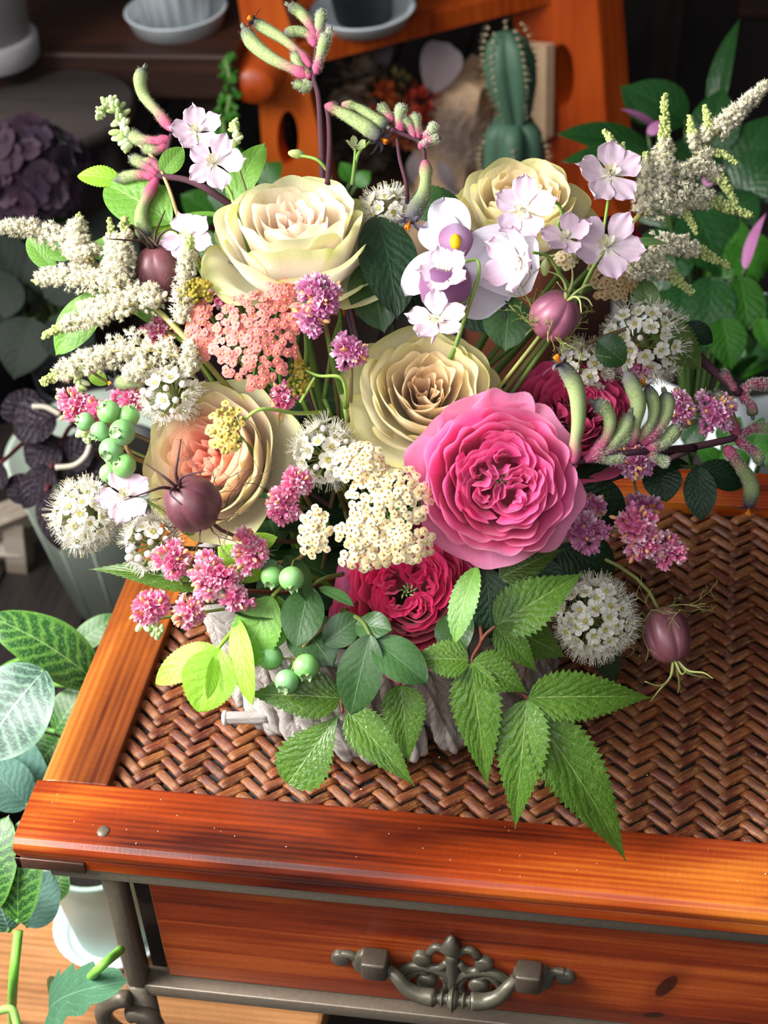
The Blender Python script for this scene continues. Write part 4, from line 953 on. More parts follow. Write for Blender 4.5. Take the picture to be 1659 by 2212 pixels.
# ------------------------------------------------------------------ white pompons
GN = 'white pompon blossoms'
ninebark('ninebark', 'white pompon blossom with long stamens at the far left, beside the green pot', 182, 1112, -.01, dirv(-.25, .05, 1), .0240, 50, 51, GN)
ninebark('ninebark', 'white pompon blossom below the dark purple pod', 325, 1175, -.012, dirv(-.15, .1, 1), .0190, 34, 52, GN, budf=.3)
ninebark('ninebark', 'white pompon blossom just above the peach rose', 365, 850, -.008, dirv(-.3, .2, 1), .0195, 34, 53, GN, budf=.35)
ninebark('ninebark', 'shaded white blossom between the peach and centre cream roses', 705, 978, .012, dirv(0, .2, 1), .0220, 40, 54, GN, budf=.2)
ninebark('ninebark', 'white pompon blossom low at the right over the woven top', 1285, 1335, .0, dirv(.15, .1, 1), .0285, 64, 55, GN, budf=.06)
ninebark('ninebark', 'faded white blossom at the right under the brownish leaf', 1395, 735, .018, dirv(.3, .1, 1), .0300, 56, 56, GN, budf=.12)
ninebark('ninebark', 'white blossom behind the upper cream rose, next to the hanging tube', 838, 455, .02, dirv(.2, .4, 1), .0150, 26, 57, GN, budf=.1)
ninebark('ninebark', 'small white blossom behind the deep pink rose', 1262, 800, .035, dirv(.2, .3, 1), .0200, 30, 58, GN)

# ------------------------------------------------------------------ astilbe
ast = thing('astilbe', 'creamy astilbe plumes spreading at the left of the bouquet', 'astilbe', tuple(SOCK), 'astilbe plumes')
ms_ = [S(420, 750, .0), S(340, 670, .0), S(250, 600, .0), S(180, 552, 0)]
stick(ast, ms_, (.0022, .0013), hexc('8f8a4e'), 'stem'); stem_to_basket(ast, ms_[0], unit(ms_[0] - SOCK), .0022, hexc('8f8a4e'))
for i, (pts, r, cnt, bt) in enumerate([
    ([(200, 560), (120, 510), (50, 492), (-5, 492)], 27, 150, .97), ([(190, 565), (165, 525), (172, 465)], 34, 105, .88), ([(255, 625), (262, 560), (270, 470)], 34, 125, .78), ([(250, 620), (243, 560), (238, 475)], 24, 70, .78),
    ([(250, 615), (170, 600), (110, 595), (75, 608)], 30, 130, .86), ([(290, 655), (220, 680), (150, 700), (92, 726)], 26, 120, .70), ([(320, 640), (270, 645), (215, 665), (165, 660)], 30, 90, .90),
    ([(390, 770), (280, 752), (200, 778), (135, 802), (92, 826)], 36, 230, .76), ([(395, 700), (398, 630), (405, 560), (412, 510)], 24, 105, .72), ([(345, 655), (325, 640), (322, 620)], 28, 50, .95),
    ([(430, 760), (410, 770), (415, 805)], 28, 55, .95), ([(330, 790), (300, 800), (270, 815)], 28, 60, .9)]):
    plume(ast, pts, r, -.012 - .003 * (i % 3), cnt, bt, 60 + i)
ast2 = thing('astilbe', 'creamy astilbe plumes reaching out at the upper right', 'astilbe', tuple(SOCK), 'astilbe plumes')
ms_ = [S(1340, 510, .02), S(1385, 462, .01), S(1450, 400, .01), S(1520, 318, .01), S(1580, 260, .01)]
stick(ast2, ms_, (.0020, .0012), hexc('a9a05a'), 'stem'); stem_to_basket(ast2, ms_[0], unit(ms_[0] - SOCK), .0022, hexc('8f8a4e'))
for i, (pts, r, cnt, bt) in enumerate([
    ([(1545, 288), (1600, 235), (1668, 175)], 21, 105, .92), ([(1415, 430), (1428, 380), (1436, 300), (1436, 205)], 28, 130, .62), ([(1395, 465), (1392, 400), (1395, 330)], 24, 80, .82), ([(1505, 320), (1495, 285), (1490, 250)], 13, 34, .35),
    ([(1520, 305), (1530, 265), (1522, 228)], 13, 34, .3), ([(1455, 378), (1520, 362), (1560, 390), (1590, 440)], 24, 110, .55), ([(1395, 455), (1470, 425), (1540, 435), (1622, 467)], 30, 150, .62), ([(1440, 440), (1480, 460), (1505, 505)], 15, 46, .35),
    ([(1500, 330), (1555, 330), (1592, 352)], 12, 34, .3), ([(1410, 530), (1470, 530), (1520, 548), (1575, 575)], 24, 95, .52), ([(1350, 580), (1410, 575), (1450, 595), (1497, 632)], 26, 105, .55), ([(1330, 380), (1340, 350), (1345, 310)], 14, 40, .5), ([(1325, 325), (1318, 300), (1305, 282)], 9, 22, .2)]):
    plume(ast2, pts, r, .0, int(cnt * 1.5), bt, 80 + i)
bud = thing('bud_spike', 'pale green bud spike on a thin tan stem at the upper left', 'flower buds', tuple(SOCK), 'bud spikes')
ms_ = [S(385, 470, .01), S(362, 400, 0), S(330, 340, 0), S(285, 300, 0), S(268, 270, 0)]
stick(bud, ms_, (.0013, .0009), hexc('a98f5c'), 'stem'); stem_to_basket(bud, ms_[0], unit(ms_[0] - SOCK), .0015, hexc('8f7a4c'))
plume(bud, [(272, 305), (262, 262), (238, 225), (210, 250)], 30, 0, 120, .0, 95, True)
plume(bud, [(283, 315), (272, 318)], 16, 0, 14, .0, 96, True)
for nm, pts, r, cnt, sd, lab in (('bud_spike', [(500, 320), (512, 285), (505, 262)], 18, 36, 97, 'tiny pale green buds behind the upper left larkspur'), ('bud_spike', [(165, 780), (172, 812), (168, 845)], 24, 44, 98, 'pale buds hanging below the astilbe at the far left'),
                        ('bud_spike', [(300, 1340), (325, 1358), (352, 1362)], 24, 44, 99, 'light green buds under the pink spray over the left rail'), ('bud_spike', [(185, 925), (190, 940), (182, 950)], 13, 22, 100, 'few green buds under the far left pink spray')):
    b_ = thing(nm, lab, 'flower buds', tuple(SOCK), 'bud spikes'); plume(b_, pts, r, -.012, cnt, .0, sd, True); p = S(*pts[0], -.012); stem_to_basket(b_, p, unit(p - SOCK), .0011, hexc('7d8a48'))

# ------------------------------------------------------------------ larkspur
LK1, LK2 = (hexc('eed6e0'), hexc('dcbcd4'), hexc('f2ecdc')), (hexc('ead2e0'), hexc('d6b6d0'), hexc('f0e9da'))
def larkspur(label, flowers, stems, seed, cols, buds=()):
    t = thing('larkspur', label, 'larkspur', tuple(SOCK), 'pale lilac larkspur')
    for i, (px, py, dz, d, sz, sp, *more) in enumerate(flowers):
        larkspur_flower(t, px, py, dz, dirv(*d), sz, seed * 10 + i, sp, cols=cols, **(more[0] if more else {}))
    for b_ in buds: larkspur_bud(t, *b_[:3], dirv(*b_[3]), b_[4])
    for pts in stems: stick(t, [S(*q) for q in pts], (.0009, .0013), hexc('7fa04a'), 'stem')
    p = S(*stems[0][-1]); stem_to_basket(t, p, unit(p - SOCK), .0016, hexc('6f8f42')); return t
larkspur('two pale lilac larkspur flowers at the top left, by the felted tubes', [(425, 285, -.02, (.1, .35, 1), 58, .2), (462, 352, -.03, (.15, .1, 1), 62, .9)], [[(465, 360, -.015), (495, 410, -.005), (510, 460, .0)], [(425, 290, -.01), (450, 340, 0), (500, 420, 0)]], 1, LK2)
larkspur('half hidden larkspur flower behind the left purple pod and astilbe', [(405, 512, .0, (-.2, .3, 1), 60, .5)], [[(405, 515, .005), (430, 580, .02)]], 2, LK2)
larkspur('pale pink larkspur flower at the left under the green berries', [(270, 1072, -.03, (.1, .15, 1), 60, .3)], [[(270, 1075, -.02), (330, 1090, .0), (400, 1150, .01)]], 3, LK1)
larkspur('larkspur spray with two flowers hanging in front of the orchid and cream rose', [(962, 590, -.035, (-.3, .35, .9), 58, .3, dict(closed=.35)), (945, 690, -.045, (-.1, .55, .8), 68, 2.6, dict(closed=.05))],
         [[(1005, 565, -.03), (1030, 562, -.03), (1035, 590, -.03), (1020, 640, -.02), (1000, 700, .0)], [(945, 680, -.03), (990, 660, -.025), (1015, 640, -.02)]], 4, LK1)
larkspur('larkspur spray with several lilac flowers over the upper right cream rose', [(1318, 378, -.01, (.2, .25, 1), 74, .1), (1312, 532, -.045, (.1, .15, 1), 78, .75), (1132, 455, -.045, (-.2, .1, .95), 70, 2.4, dict(closed=.25)), (1125, 560, -.045, (-.75, -.1, .6), 75, 2.2, dict(closed=.5)), (1225, 515, -.04, (-.2, .5, .8), 55, 1.2, dict(closed=.2))],
         [[(1318, 385, 0), (1310, 460, -.01), (1290, 560, -.01), (1250, 640, .0)], [(1310, 540, -.03), (1280, 580, -.015), (1250, 640, 0)], [(1175, 435, -.04), (1205, 440, -.035), (1215, 470, -.03), (1208, 490, -.025), (1250, 560, -.01)], [(1150, 545, -.035), (1185, 555, -.03), (1215, 600, -.02), (1250, 640, 0)]], 5, LK2,
         [(1178, 577, -.035, (-.1, -1, .2), 32)])
larkspur('green larkspur bud standing beside the upper cream rose and the stems', [(768, 318, .02, (.2, .6, .8), 22, .2, dict(closed=.6))], [[(635, 334, .01), (685, 345, .01), (712, 375, .02)], [(768, 320, .02), (765, 360, .025), (760, 400, .03)], [(800, 305, .02), (775, 330, .02), (765, 370, .03)]], 6, (hexc('cdd7a0'), hexc('b5c586'), hexc('dfe4b4')), [(642, 333, .01, (-1, .1, .3), 34)])
for px0, py0, px1, py1, w_ in ((1255, 515, 1148, 488, 16), (1212, 485, 1205, 520, 12)):
    pass

# ------------------------------------------------------------------ slipper orchid
orc = thing('slipper_orchid', 'white slipper orchid with purple pouch and yellow shield, right of centre', 'orchid', tuple(SOCK))
OW, OW2 = hexc('e2dce6'), hexc('cdc5d8')
def opetal(base, tip, W_, nh, arch, p_, q_, nm='petal', fold=.1, c1=OW, c2=OW2):
    base = np.asarray(base); tip = np.asarray(tip); d = tip - base; L = np.linalg.norm(d); y = d / L; z = unit(np.asarray(nh) - y * (np.asarray(nh) @ y)); x = np.cross(y, z); M = np.eye(4); M[:3, 0] = x; M[:3, 1] = y; M[:3, 2] = z; M[:3, 3] = base
    tm = p_ / (p_ + q_); mx = tm ** p_ * (1 - tm) ** q_
    def fn(u, v):
        w_ = np.maximum((v ** p_) * ((1 - v) ** q_) / mx, .03) * W_ / 2
        return np.stack([u * w_, v * L, arch * L * 4 * v * (1 - v) + fold * W_ * u * u * v + .01 * L * np.sin(u * 5 + v * 7)], -1)
    V, F, U = grid(15, 17, fn); part(nm, MB().add(V, F, mix(c1, c2, np.clip(1 - U[:, 1], 0, 1) * .5), U), M_soft, orc, M)
oc = S(985, 545, -.015)
opetal(oc, S(960, 432, .0), .026, TOW, .05, .6, .5, 'sepal')
opetal(oc, S(1160, 585, -.012), .046, dirv(.1, .2, 1), .10, .55, .35)
opetal(oc, S(875, 640, -.012), .024, dirv(-.6, -.1, .7), .12, .6, .5)
opetal(oc, S(930, 480, .002), .026, dirv(-.3, .3, 1), .06, .6, .4)
opetal(oc + TOW * -.006, S(1090, 650, .012), .050, dirv(.1, -.1, 1), .05, .5, .4, 'sepal')
V, F = lathe([(.0002, -.0175), (.008, -.0165), (.0135, -.0115), (.0160, -.003), (.0150, .005), (.0120, .010), (.0090, .0115), (.0085, .010), (.0110, .004)], 28)
part('pouch', MB().add(V * np.array([1, .95, 1]), F, mix(hexc('9c6a90'), hexc('7d4a78'), np.clip(V[:, 2] / .02 + .5, 0, 1))), M_soft, orc, frame(S(962, 612, -.022), dirv(.05, .9, .45), TOW), label='purple pouch lip')
V, F, U = grid(11, 11, lambda u, v: np.stack([u * .0105 * np.sin(PI * (v * .9 + .05)) ** .6, (v - .35) * .024, .004 - .004 * u * u - .006 * (v - .4) ** 2 / .2], -1))
part('shield', MB().add(V, F, mix(hexc('b795b8'), hexc('8d5a80'), np.clip(np.abs(U[:, 0]), 0, 1)), U), M_soft, orc, frame(S(985, 528, -.026), dirv(0, .15, 1), UP))
V, F = sphere(1, 12, 8); part('staminode', MB().add(V * np.array([.0034, .0050, .0024]), F, hexc('f0c21c')), M_small, orc, frame(S(984, 522, -.030), dirv(0, .15, 1), UP))
stem_to_basket(orc, oc - TOW * .02, dirv(0, .3, .8), .0022, GREEN)

# ------------------------------------------------------------------ kangaroo paw
STM = hexc('4a3038')
def paw(label, tubes, stems, seed, tint=1.0, dz=0.0, stemcol=STM):
    t = thing('kangaroo_paw', label, 'kangaroo paw', tuple(SOCK), 'kangaroo paw stems')
    for i, (pts, r, op, *more) in enumerate(tubes): paw_tube(t, pts, r, dz, seed * 20 + i, op, tint=tint, **(more[0] if more else {}))
    for k_, (pts, r) in enumerate(stems): stick(t, [S(x, y, dz + (z[0] if z else 0)) for x, y, *z in pts], r, stemcol, 'stem', mat=M_paw)
    q = stems[0][0][0]; p = S(q[0], q[1], dz + (q[2] if len(q) > 2 else 0)); stem_to_basket(t, p, unit(p - SOCK), .0022, stemcol); return t
paw('tall felted kangaroo paw at the top with a cluster of grey green tubes', [
    ([(665, 165), (640, 152), (590, 128), (548, 95), (526, 58)], 16, False), ([(672, 145), (650, 118), (612, 85), (570, 60), (548, 45)], 13, True), ([(682, 100), (668, 75), (640, 68), (613, 76)], 13, False), ([(684, 95), (672, 60), (650, 28), (622, 10)], 13, False, dict(pink=.4)),
    ([(686, 90), (690, 60), (696, 22)], 12, False), ([(682, 160), (694, 115), (706, 72)], 13, False), ([(672, 168), (648, 145), (636, 112)], 12, False, dict(pink=.15)), ([(664, 172), (655, 185), (634, 180)], 9, False, dict(pink=.05)), ([(668, 175), (664, 190), (650, 196)], 8, False, dict(pink=.05)), ([(676, 172), (700, 100), (716, 60)], 8, False)],
    [([(698, 400, .02), (694, 300), (688, 210), (678, 165), (684, 95)], (.0024, .0014))], 1, dz=.005)
paw('felted kangaroo paw hanging right of the tall stem with flaring purple tips', [
    ([(704, 228), (730, 240), (780, 268), (822, 298)], 16, True, dict(pink=.22)), ([(738, 226), (772, 232), (812, 258), (838, 275)], 13, False, dict(pink=.05)), ([(868, 285), (862, 255), (870, 228)], 12, False), ([(895, 300), (888, 275), (870, 258)], 10, False, dict(pink=.5)), ([(905, 300), (900, 270), (896, 246)], 10, False), ([(915, 300), (930, 285), (940, 268)], 10, False), ([(905, 320), (925, 305), (948, 300)], 9, False, dict(pink=.6)),
    ([(918, 348), (920, 380), (915, 420), (900, 448), (886, 478)], 17, True, dict(pink=.12, dark=.3)), ([(850, 262), (832, 240), (820, 228)], 10, False)],
    [([(708, 400, .02), (712, 320), (710, 260), (704, 226)], (.0020, .0014)), ([(880, 450, .02), (878, 400), (864, 345), (858, 300)], (.0014, .0012)), ([(918, 350), (915, 325), (905, 305), (870, 290), (845, 280)], (.0013, .0016))], 2)
paw('felted kangaroo paw at the upper left with red joints on a dark stem', [
    ([(372, 282), (345, 248), (312, 208), (303, 172), (313, 146)], 15, False, dict(pink=.22)), ([(368, 300), (335, 305), (300, 302), (280, 285)], 14, False, dict(pink=.45)), ([(362, 315), (335, 325), (308, 318)], 11, False, dict(pink=.4)), ([(340, 378), (315, 358), (282, 340)], 12, False, dict(pink=.5)), ([(338, 382), (300, 378), (252, 388)], 13, False, dict(pink=.45)), ([(340, 385), (318, 425), (305, 460), (308, 495), (318, 515)], 16, False, dict(pink=.25)), ([(345, 370), (330, 350), (300, 355)], 10, False, dict(pink=.6))],
    [([(515, 455, .02), (450, 410), (400, 388), (340, 380)], (.0026, .0020)), ([(345, 382), (358, 340), (370, 290)], (.0018, .0015))], 3, dz=.0)
paw('pale felted kangaroo paw fanning across the deep pink rose at the right', [
    ([(1240, 1002), (1242, 965), (1250, 900), (1243, 835), (1212, 785)], 17, True, dict(pink=.22)), ([(1268, 992), (1305, 955), (1318, 915), (1308, 885), (1280, 868)], 15, False), ([(1262, 995), (1310, 970), (1345, 935), (1362, 890)], 15, False, dict(pink=.25)), ([(1362, 965), (1372, 915), (1378, 865), (1352, 800)], 17, False, dict(pink=.15)),
    ([(1380, 955), (1408, 910), (1412, 870), (1395, 835)], 14, True, dict(pink=.05)), ([(1385, 960), (1425, 925), (1442, 880), (1435, 845)], 15, False), ([(1395, 972), (1435, 955), (1466, 920)], 15, False, dict(pink=.2)), ([(1280, 985), (1315, 992), (1350, 985)], 11, False, dict(pink=.2)), ([(1395, 978), (1425, 992), (1442, 1000)], 10, False, dict(pink=.15)), ([(1300, 980), (1340, 955), (1358, 935)], 12, False)],
    [([(1500, 968, .03), (1400, 975, .0), (1300, 985), (1238, 1003)], (.0026, .0013))], 4, dz=-.045, tint=1.06)
paw('kangaroo paw leaning out at the far right with a drooping tube over the weave', [
    ([(1568, 965), (1590, 995), (1622, 1045), (1618, 1095)], 17, True, dict(pink=.30)), ([(1592, 945), (1580, 905), (1560, 870), (1535, 850)], 16, False), ([(1600, 850), (1625, 830), (1668, 832)], 13, False, dict(pink=.8)), ([(1600, 855), (1622, 875), (1626, 900)], 12, False, dict(pink=.7)), ([(1580, 950), (1630, 925), (1670, 925)], 12, False, dict(pink=.5)), ([(1590, 950), (1628, 975), (1645, 1000)], 13, False, dict(pink=.5)), ([(1590, 845), (1575, 820), (1560, 800)], 8, False, dict(pink=.9))],
    [([(1380, 985, .04), (1500, 965, .01), (1570, 950), (1600, 940)], (.0026, .0022)), ([(1480, 740, .03), (1530, 790, .01), (1600, 850)], (.0035, .0028))], 5, tint=.85, dz=.0)
paw('single dark tipped kangaroo paw tube with orange anthers at the far left', [([(315, 822), (285, 826), (250, 828)], 15, True, dict(pink=.02))], [([(330, 830, .02), (315, 824)], (.0018, .0015))], 6, dz=-.01)

# ------------------------------------------------------------------ seed pods
nigella('seed_pod', 'dark purple love-in-a-mist pod with thread collar over the peach rose', 416, 1088, -.055, dirv(-.45, .55, .72), 62, 60, hexc('4d1c30'), hexc('3c2226'), hexc('5a4238'), 1, 5, 1.25, 9, 1.6)
nigella('seed_pod', 'pink violet love-in-a-mist pod with green threads, right of the orchid', 1198, 682, -.03, dirv(.45, .62, .62), 54, 52, hexc('a05878'), hexc('a4b06c'), hexc('9aa45a'), 2, 6, 1.15, 12, 1.9)
nigella('seed_pod', 'dull purple love-in-a-mist pod hanging low over the woven top at right', 1440, 1372, -.02, dirv(.25, -.9, .3), 62, 50, hexc('5c2a3c'), hexc('8f9458'), hexc('7a7a44'), 3, 6, 1.6, 10, 1.5)
nigella('seed_pod', 'dark purple seed pod behind the left astilbe plumes', 348, 590, .012, dirv(-.2, .8, .5), 62, 56, hexc('52222e'), hexc('3d2a26'), hexc('5a4338'), 4, 5, 1.3, 10, 1.5)

# ------------------------------------------------------------------ berries
berry_sprig('berry_sprig', 'cluster of green berries at the left edge, below the pink spray', [(235, 890, -.03, 26, (-.5, .5, .5)), (184, 911, -.025, 21, (-.8, .2, .5)), (216, 932, -.035, 22, (-.6, -.6, .5)), (264, 934, -.045, 29, (-.4, -.1, .9)), (278, 898, -.02, 24, (.3, .8, .3)), (240, 972, -.035, 27, (-.3, -.5, .8)), (268, 1006, -.03, 27, (-.6, .4, .6)), (236, 1022, -.02, 22, (.2, -.8, .5)), (252, 1000, -.005, 24, (-.5, -.5, .6))],
            [(255, 900, .0), (268, 950, .0), (285, 985, .005), (320, 1000, .02)], 1, 'green berries')
berry_sprig('berry_sprig', 'two green berries right of the pink sprays', [(588, 1246, -.02, 25, (-.2, -.7, .6)), (630, 1250, -.03, 28, (.05, -.85, .5))], [(600, 1215, .0), (640, 1210, .0), (665, 1188, .01)], 2, 'green berries')
berry_sprig('berry_sprig', 'four green berries on a brown twig in front of the basket rim', [(584, 1420, -.02, 28, (-.7, .1, .6)), (620, 1472, -.035, 27, (-.3, -.6, .7)), (662, 1440, -.03, 29, (.0, -.8, .6)), (640, 1455, -.005, 24, (.1, .4, .6))], [(634, 1425, -.015), (665, 1385, -.015), (700, 1355, -.01), (730, 1330, .005)], 3, 'green berries')

# ------------------------------------------------------------------ leaves
def leafy(name, label, leaves, stems, cat='leaves', group=None, stemcol=hexc('6b3a2c'), link=True, sr=(.0012, .0016)):
    t = thing(name, label, cat, tuple(SOCK), group)
    for (b, e, wpx, mat, *kw) in leaves:
        kw = dict(kw[0]) if kw else {}; d = kw.pop('d', (0, .1, 1))
        leaf(t, S(*b), S(*e), wpx * 1.13 / FPX, mat, dirv(*d), **kw)
    for pts in stems: stick(t, [S(*q) for q in pts], sr, stemcol, 'stem')
    if link and stems: p = S(*stems[0][-1]); stem_to_basket(t, p, unit(p - SOCK), .0017, stemcol)
    return t
AS = dict(teeth=16, td=.085, quilt=.006, arch=.06, fold=.30, p=.58, q=1.30)
def A(**k): d_ = dict(AS); d_.update(k); return d_
leafy('astilbe_leaf', 'glossy serrated compound leaf spreading over the front of the table', [
    ((1072, 1352, -.03), (1260, 1238, -.030), 112, L_fresh, A(d=(-.1, .2, 1))), ((1012, 1426, -.035), (880, 1422, -.030), 80, L_fresh, A(d=(0, .3, 1))), ((1022, 1428, -.036), (1140, 1497, -.045), 84, L_fresh, A(d=(.2, .2, 1))),
    ((1018, 1432, -.037), (1053, 1700, -.055), 104, L_fresh, A(d=(-.1, 0, 1), teeth=18, arch=.03)), ((1071, 1354, -.034), (1160, 1452, -.040), 68, L_fresh, A(d=(.1, .2, 1))), ((1080, 1350, -.02), (1222, 1420, -.01), 100, L_fresh, A(d=(.1, .3, 1), tint=.8)),
    ((1141, 1507, -.045), (1408, 1507, -.050), 106, L_fresh, A(d=(0, .25, 1), teeth=20)), ((1139, 1512, -.046), (1113, 1790, -.065), 108, L_fresh, A(d=(-.15, .1, 1), teeth=20)), ((1154, 1545, -.048), (1352, 1860, -.075), 132, L_fresh, A(d=(.1, .1, 1), teeth=24, bend=-.05))],
    [[(1151, 1545, -.048), (1141, 1508, -.044), (1060, 1465, -.036), (1019, 1430, -.034), (1040, 1385, -.025), (1035, 1340, -.005)], [(1072, 1352, -.03), (1050, 1370, -.026), (1038, 1390, -.024)]], sr=(.0011, .0013))
leafy('astilbe_leaf', 'serrated green leaves hanging in front of the rope basket', [
    ((735, 1540, -.03), (622, 1694, -.050), 118, L_fresh, A(d=(-.2, .0, 1), p=1.5, q=.55, teeth=13, quilt=.01, fold=.15)), ((752, 1538, -.03), (896, 1698, -.055), 88, L_fresh, A(d=(.1, .1, 1), teeth=18)), ((865, 1480, -.03), (882, 1648, -.045), 92, L_fresh, A(d=(.1, .2, 1))),
    ((735, 1508, -.025), (532, 1500, -.035), 98, L_fresh, A(d=(-.05, .3, 1), tint=.75))], [[(740, 1540, -.03), (738, 1505, -.024), (760, 1440, -.012), (770, 1380, .0)], [(865, 1480, -.03), (840, 1420, -.015), (800, 1380, 0)]])
DK = dict(arch=.08, fold=.22, p=.7, q=.75, wave=.02)
def D(**k): d_ = dict(DK); d_.update(k); return d_
leafy('smooth_leaf', 'smooth dark green leaves at the centre front of the basket', [
    ((800, 1372, -.035), (758, 1546, -.045), 96, L_dark, D(d=(-.1, .1, 1))), ((806, 1384, -.034), (924, 1476, -.045), 90, L_dark, D(d=(.2, .2, 1), tint=1.5)), ((668, 1268, -.01), (640, 1402, -.03), 92, L_dark, D(d=(-.1, .1, 1))), ((700, 1390, -.02), (780, 1330, -.012), 70, L_dark, D()), ((690, 1270, -.02), (766, 1310, -.03), 30, L_dark, D(d=(-.3, .8, .5), tint=1.4)),
    ((770, 1350, -.02), (848, 1362, -.035), 66, L_dark, D(d=(.1, .4, 1))), ((640, 1330, .0), (720, 1440, -.02), 110, L_dark, D()), ((620, 1200, .0), (662, 1300, -.02), 60, L_dark, D(d=(.5, 0, .8)))], [[(800, 1372, -.035), (780, 1340, -.02), (740, 1320, .0)], [(668, 1268, -.01), (700, 1250, 0), (740, 1240, .02)]], stemcol=hexc('5b6a34'))
leafy('lime_leaf', 'lime green young leaves hanging over the left front of the weave', [
    ((470, 1400, -.03), (336, 1476, -.040), 76, L_lime, D(teeth=18, td=.04, d=(-.2, .5, 1))), ((478, 1402, -.032), (428, 1538, -.050), 118, L_lime, D(teeth=20, td=.04, d=(-.1, .1, 1))), ((462, 1420, -.038), (448, 1512, -.056), 30, L_lime, D(d=(.5, 0, 1))), ((512, 1335, -.02), (546, 1526, -.045), 62, L_lime, D(d=(-.5, .1, .8), bend=-.12))],
    [[(470, 1402, -.031), (500, 1365, -.02), (540, 1310, .0)]], stemcol=hexc('8bb23c'))
leafy('green_leaf', 'bright green broad leaves between the lime leaves and dark leaves', [
    ((588, 1288, -.012), (520, 1450, -.025), 104, L_mid, D(d=(-.1, .1, 1), teeth=16, td=.04, tint=1.1)), ((600, 1290, .0), (600, 1400, -.02), 60, L_mid, D(d=(.4, .1, .8))), ((520, 1190, .0), (600, 1160, -.01), 50, L_lime, D()), ((560, 1250, .0), (470, 1180, -.01), 70, L_lime, D(tint=.8)), ((610, 1330, -.015), (460, 1290, -.028), 36, L_dark, D(d=(.1, .9, .5), arch=-.12, tint=1.3))], [[(588, 1288, -.012), (620, 1260, .0), (660, 1240, .02)]], stemcol=hexc('7f9a40'))
leafy('serrated_leaf', 'long dark serrated leaf pointing left over the table corner', [((450, 1268, -.008), (192, 1230, -.02), 74, L_fresh, A(d=(.1, .6, .8), tint=.7, teeth=20))], [[(450, 1268, -.008), (520, 1275, .0), (600, 1280, .02)]])
leafy('green_leaf', 'light green leaves behind the felted tubes at the upper left', [
    ((262, 392, .01), (167, 380, .0), 58, L_lime, D(teeth=14, td=.05, d=(-.1, .5, 1), tint=.9)), ((368, 482, .012), (226, 396, .005), 124, L_mid, D(d=(0, .3, 1), tint=.9)), ((348, 375, .0), (396, 318, .0), 52, L_mid, D(d=(.3, .1, 1))), ((502, 445, .02), (572, 308, .02), 80, L_mid, D(d=(-.4, .1, 1), tint=1.05)), ((480, 470, .02), (385, 470, .015), 34, L_mid, D(d=(0, .9, .5))), ((375, 530, .015), (328, 488, .01), 62, L_lime, D(d=(.2, .2, 1), tint=.9)), ((360, 430, .02), (300, 500, .02), 90, L_mid, D(tint=.7)), ((350, 400, .01), (362, 445, .01), 26, L_mid, D())],
    [[(368, 482, .012), (410, 520, .02), (470, 560, .03)], [(262, 392, .01), (320, 440, .015), (380, 500, .02)], [(502, 445, .02), (500, 500, .03)]], stemcol=hexc('7f9a40'))
leafy('green_leaf', 'green leaves showing between the left astilbe plumes', [
    ((225, 632, .012), (120, 768, .008), 92, L_mid, D(d=(-.1, .2, 1), tint=1.0)), ((118, 585, .015), (58, 512, .012), 52, L_mid, D()), ((250, 560, .02), (205, 520, .02), 60, L_mid, D()), ((330, 700, .02), (300, 620, .02), 50, L_mid, D()), ((230, 830, .02), (190, 800, .015), 36, L_lime, D()), ((150, 560, .015), (95, 520, .012), 50, L_mid, D())], [[(225, 632, .012), (300, 680, .02), (400, 740, .03)]], stemcol=hexc('7f9a40'))
leafy('dark_leaf', 'large dark green leaf right of the upper cream rose', [
    ((815, 470, .01), (858, 690, .0), 130, L_shade, D(d=(.2, .1, 1))), ((880, 460, .02), (990, 430, .015), 90, L_dark, D(d=(0, .5, 1), teeth=12, td=.05)), ((800, 560, .02), (830, 720, .01), 120, L_dark, D(d=(-.2, .2, 1), tint=.8)), ((900, 560, .03), (880, 700, .02), 110, L_shade, D()), ((1100, 640, .02), (1090, 760, .02), 110, L_dark, D(tint=1.2)), ((1000, 620, .03), (1080, 720, .02), 120, L_shade, D())], [[(815, 470, .01), (830, 560, .03), (850, 700, .05)]], stemcol=hexc('3c4a28'))
leafy('brown_leaf', 'bronze tinted serrated leaf at the right above the white pots', [
    ((1402, 690, .005), (1512, 795, .0), 92, L_dark, D(teeth=18, td=.10, d=(.1, .3, 1), tint=np.array([2.2, 1.35, 1.2]))), ((1290, 735, .0), (1350, 785, -.002), 74, L_dark, D(teeth=10, td=.06)), ((1350, 535, -.01), (1440, 525, -.01), 34, L_dark, D(d=(0, .7, .7), tint=np.array([3, 2.4, 2.4]))), ((1400, 680, .01), (1390, 600, .008), 60, L_dark, D(tint=np.array([2.4, 1.7, 1.5]))), ((1480, 700, .02), (1540, 740, .02), 50, L_shade, D())], [[(1402, 690, .005), (1340, 715, .01), (1270, 740, .02)]], stemcol=hexc('5a4a34'))
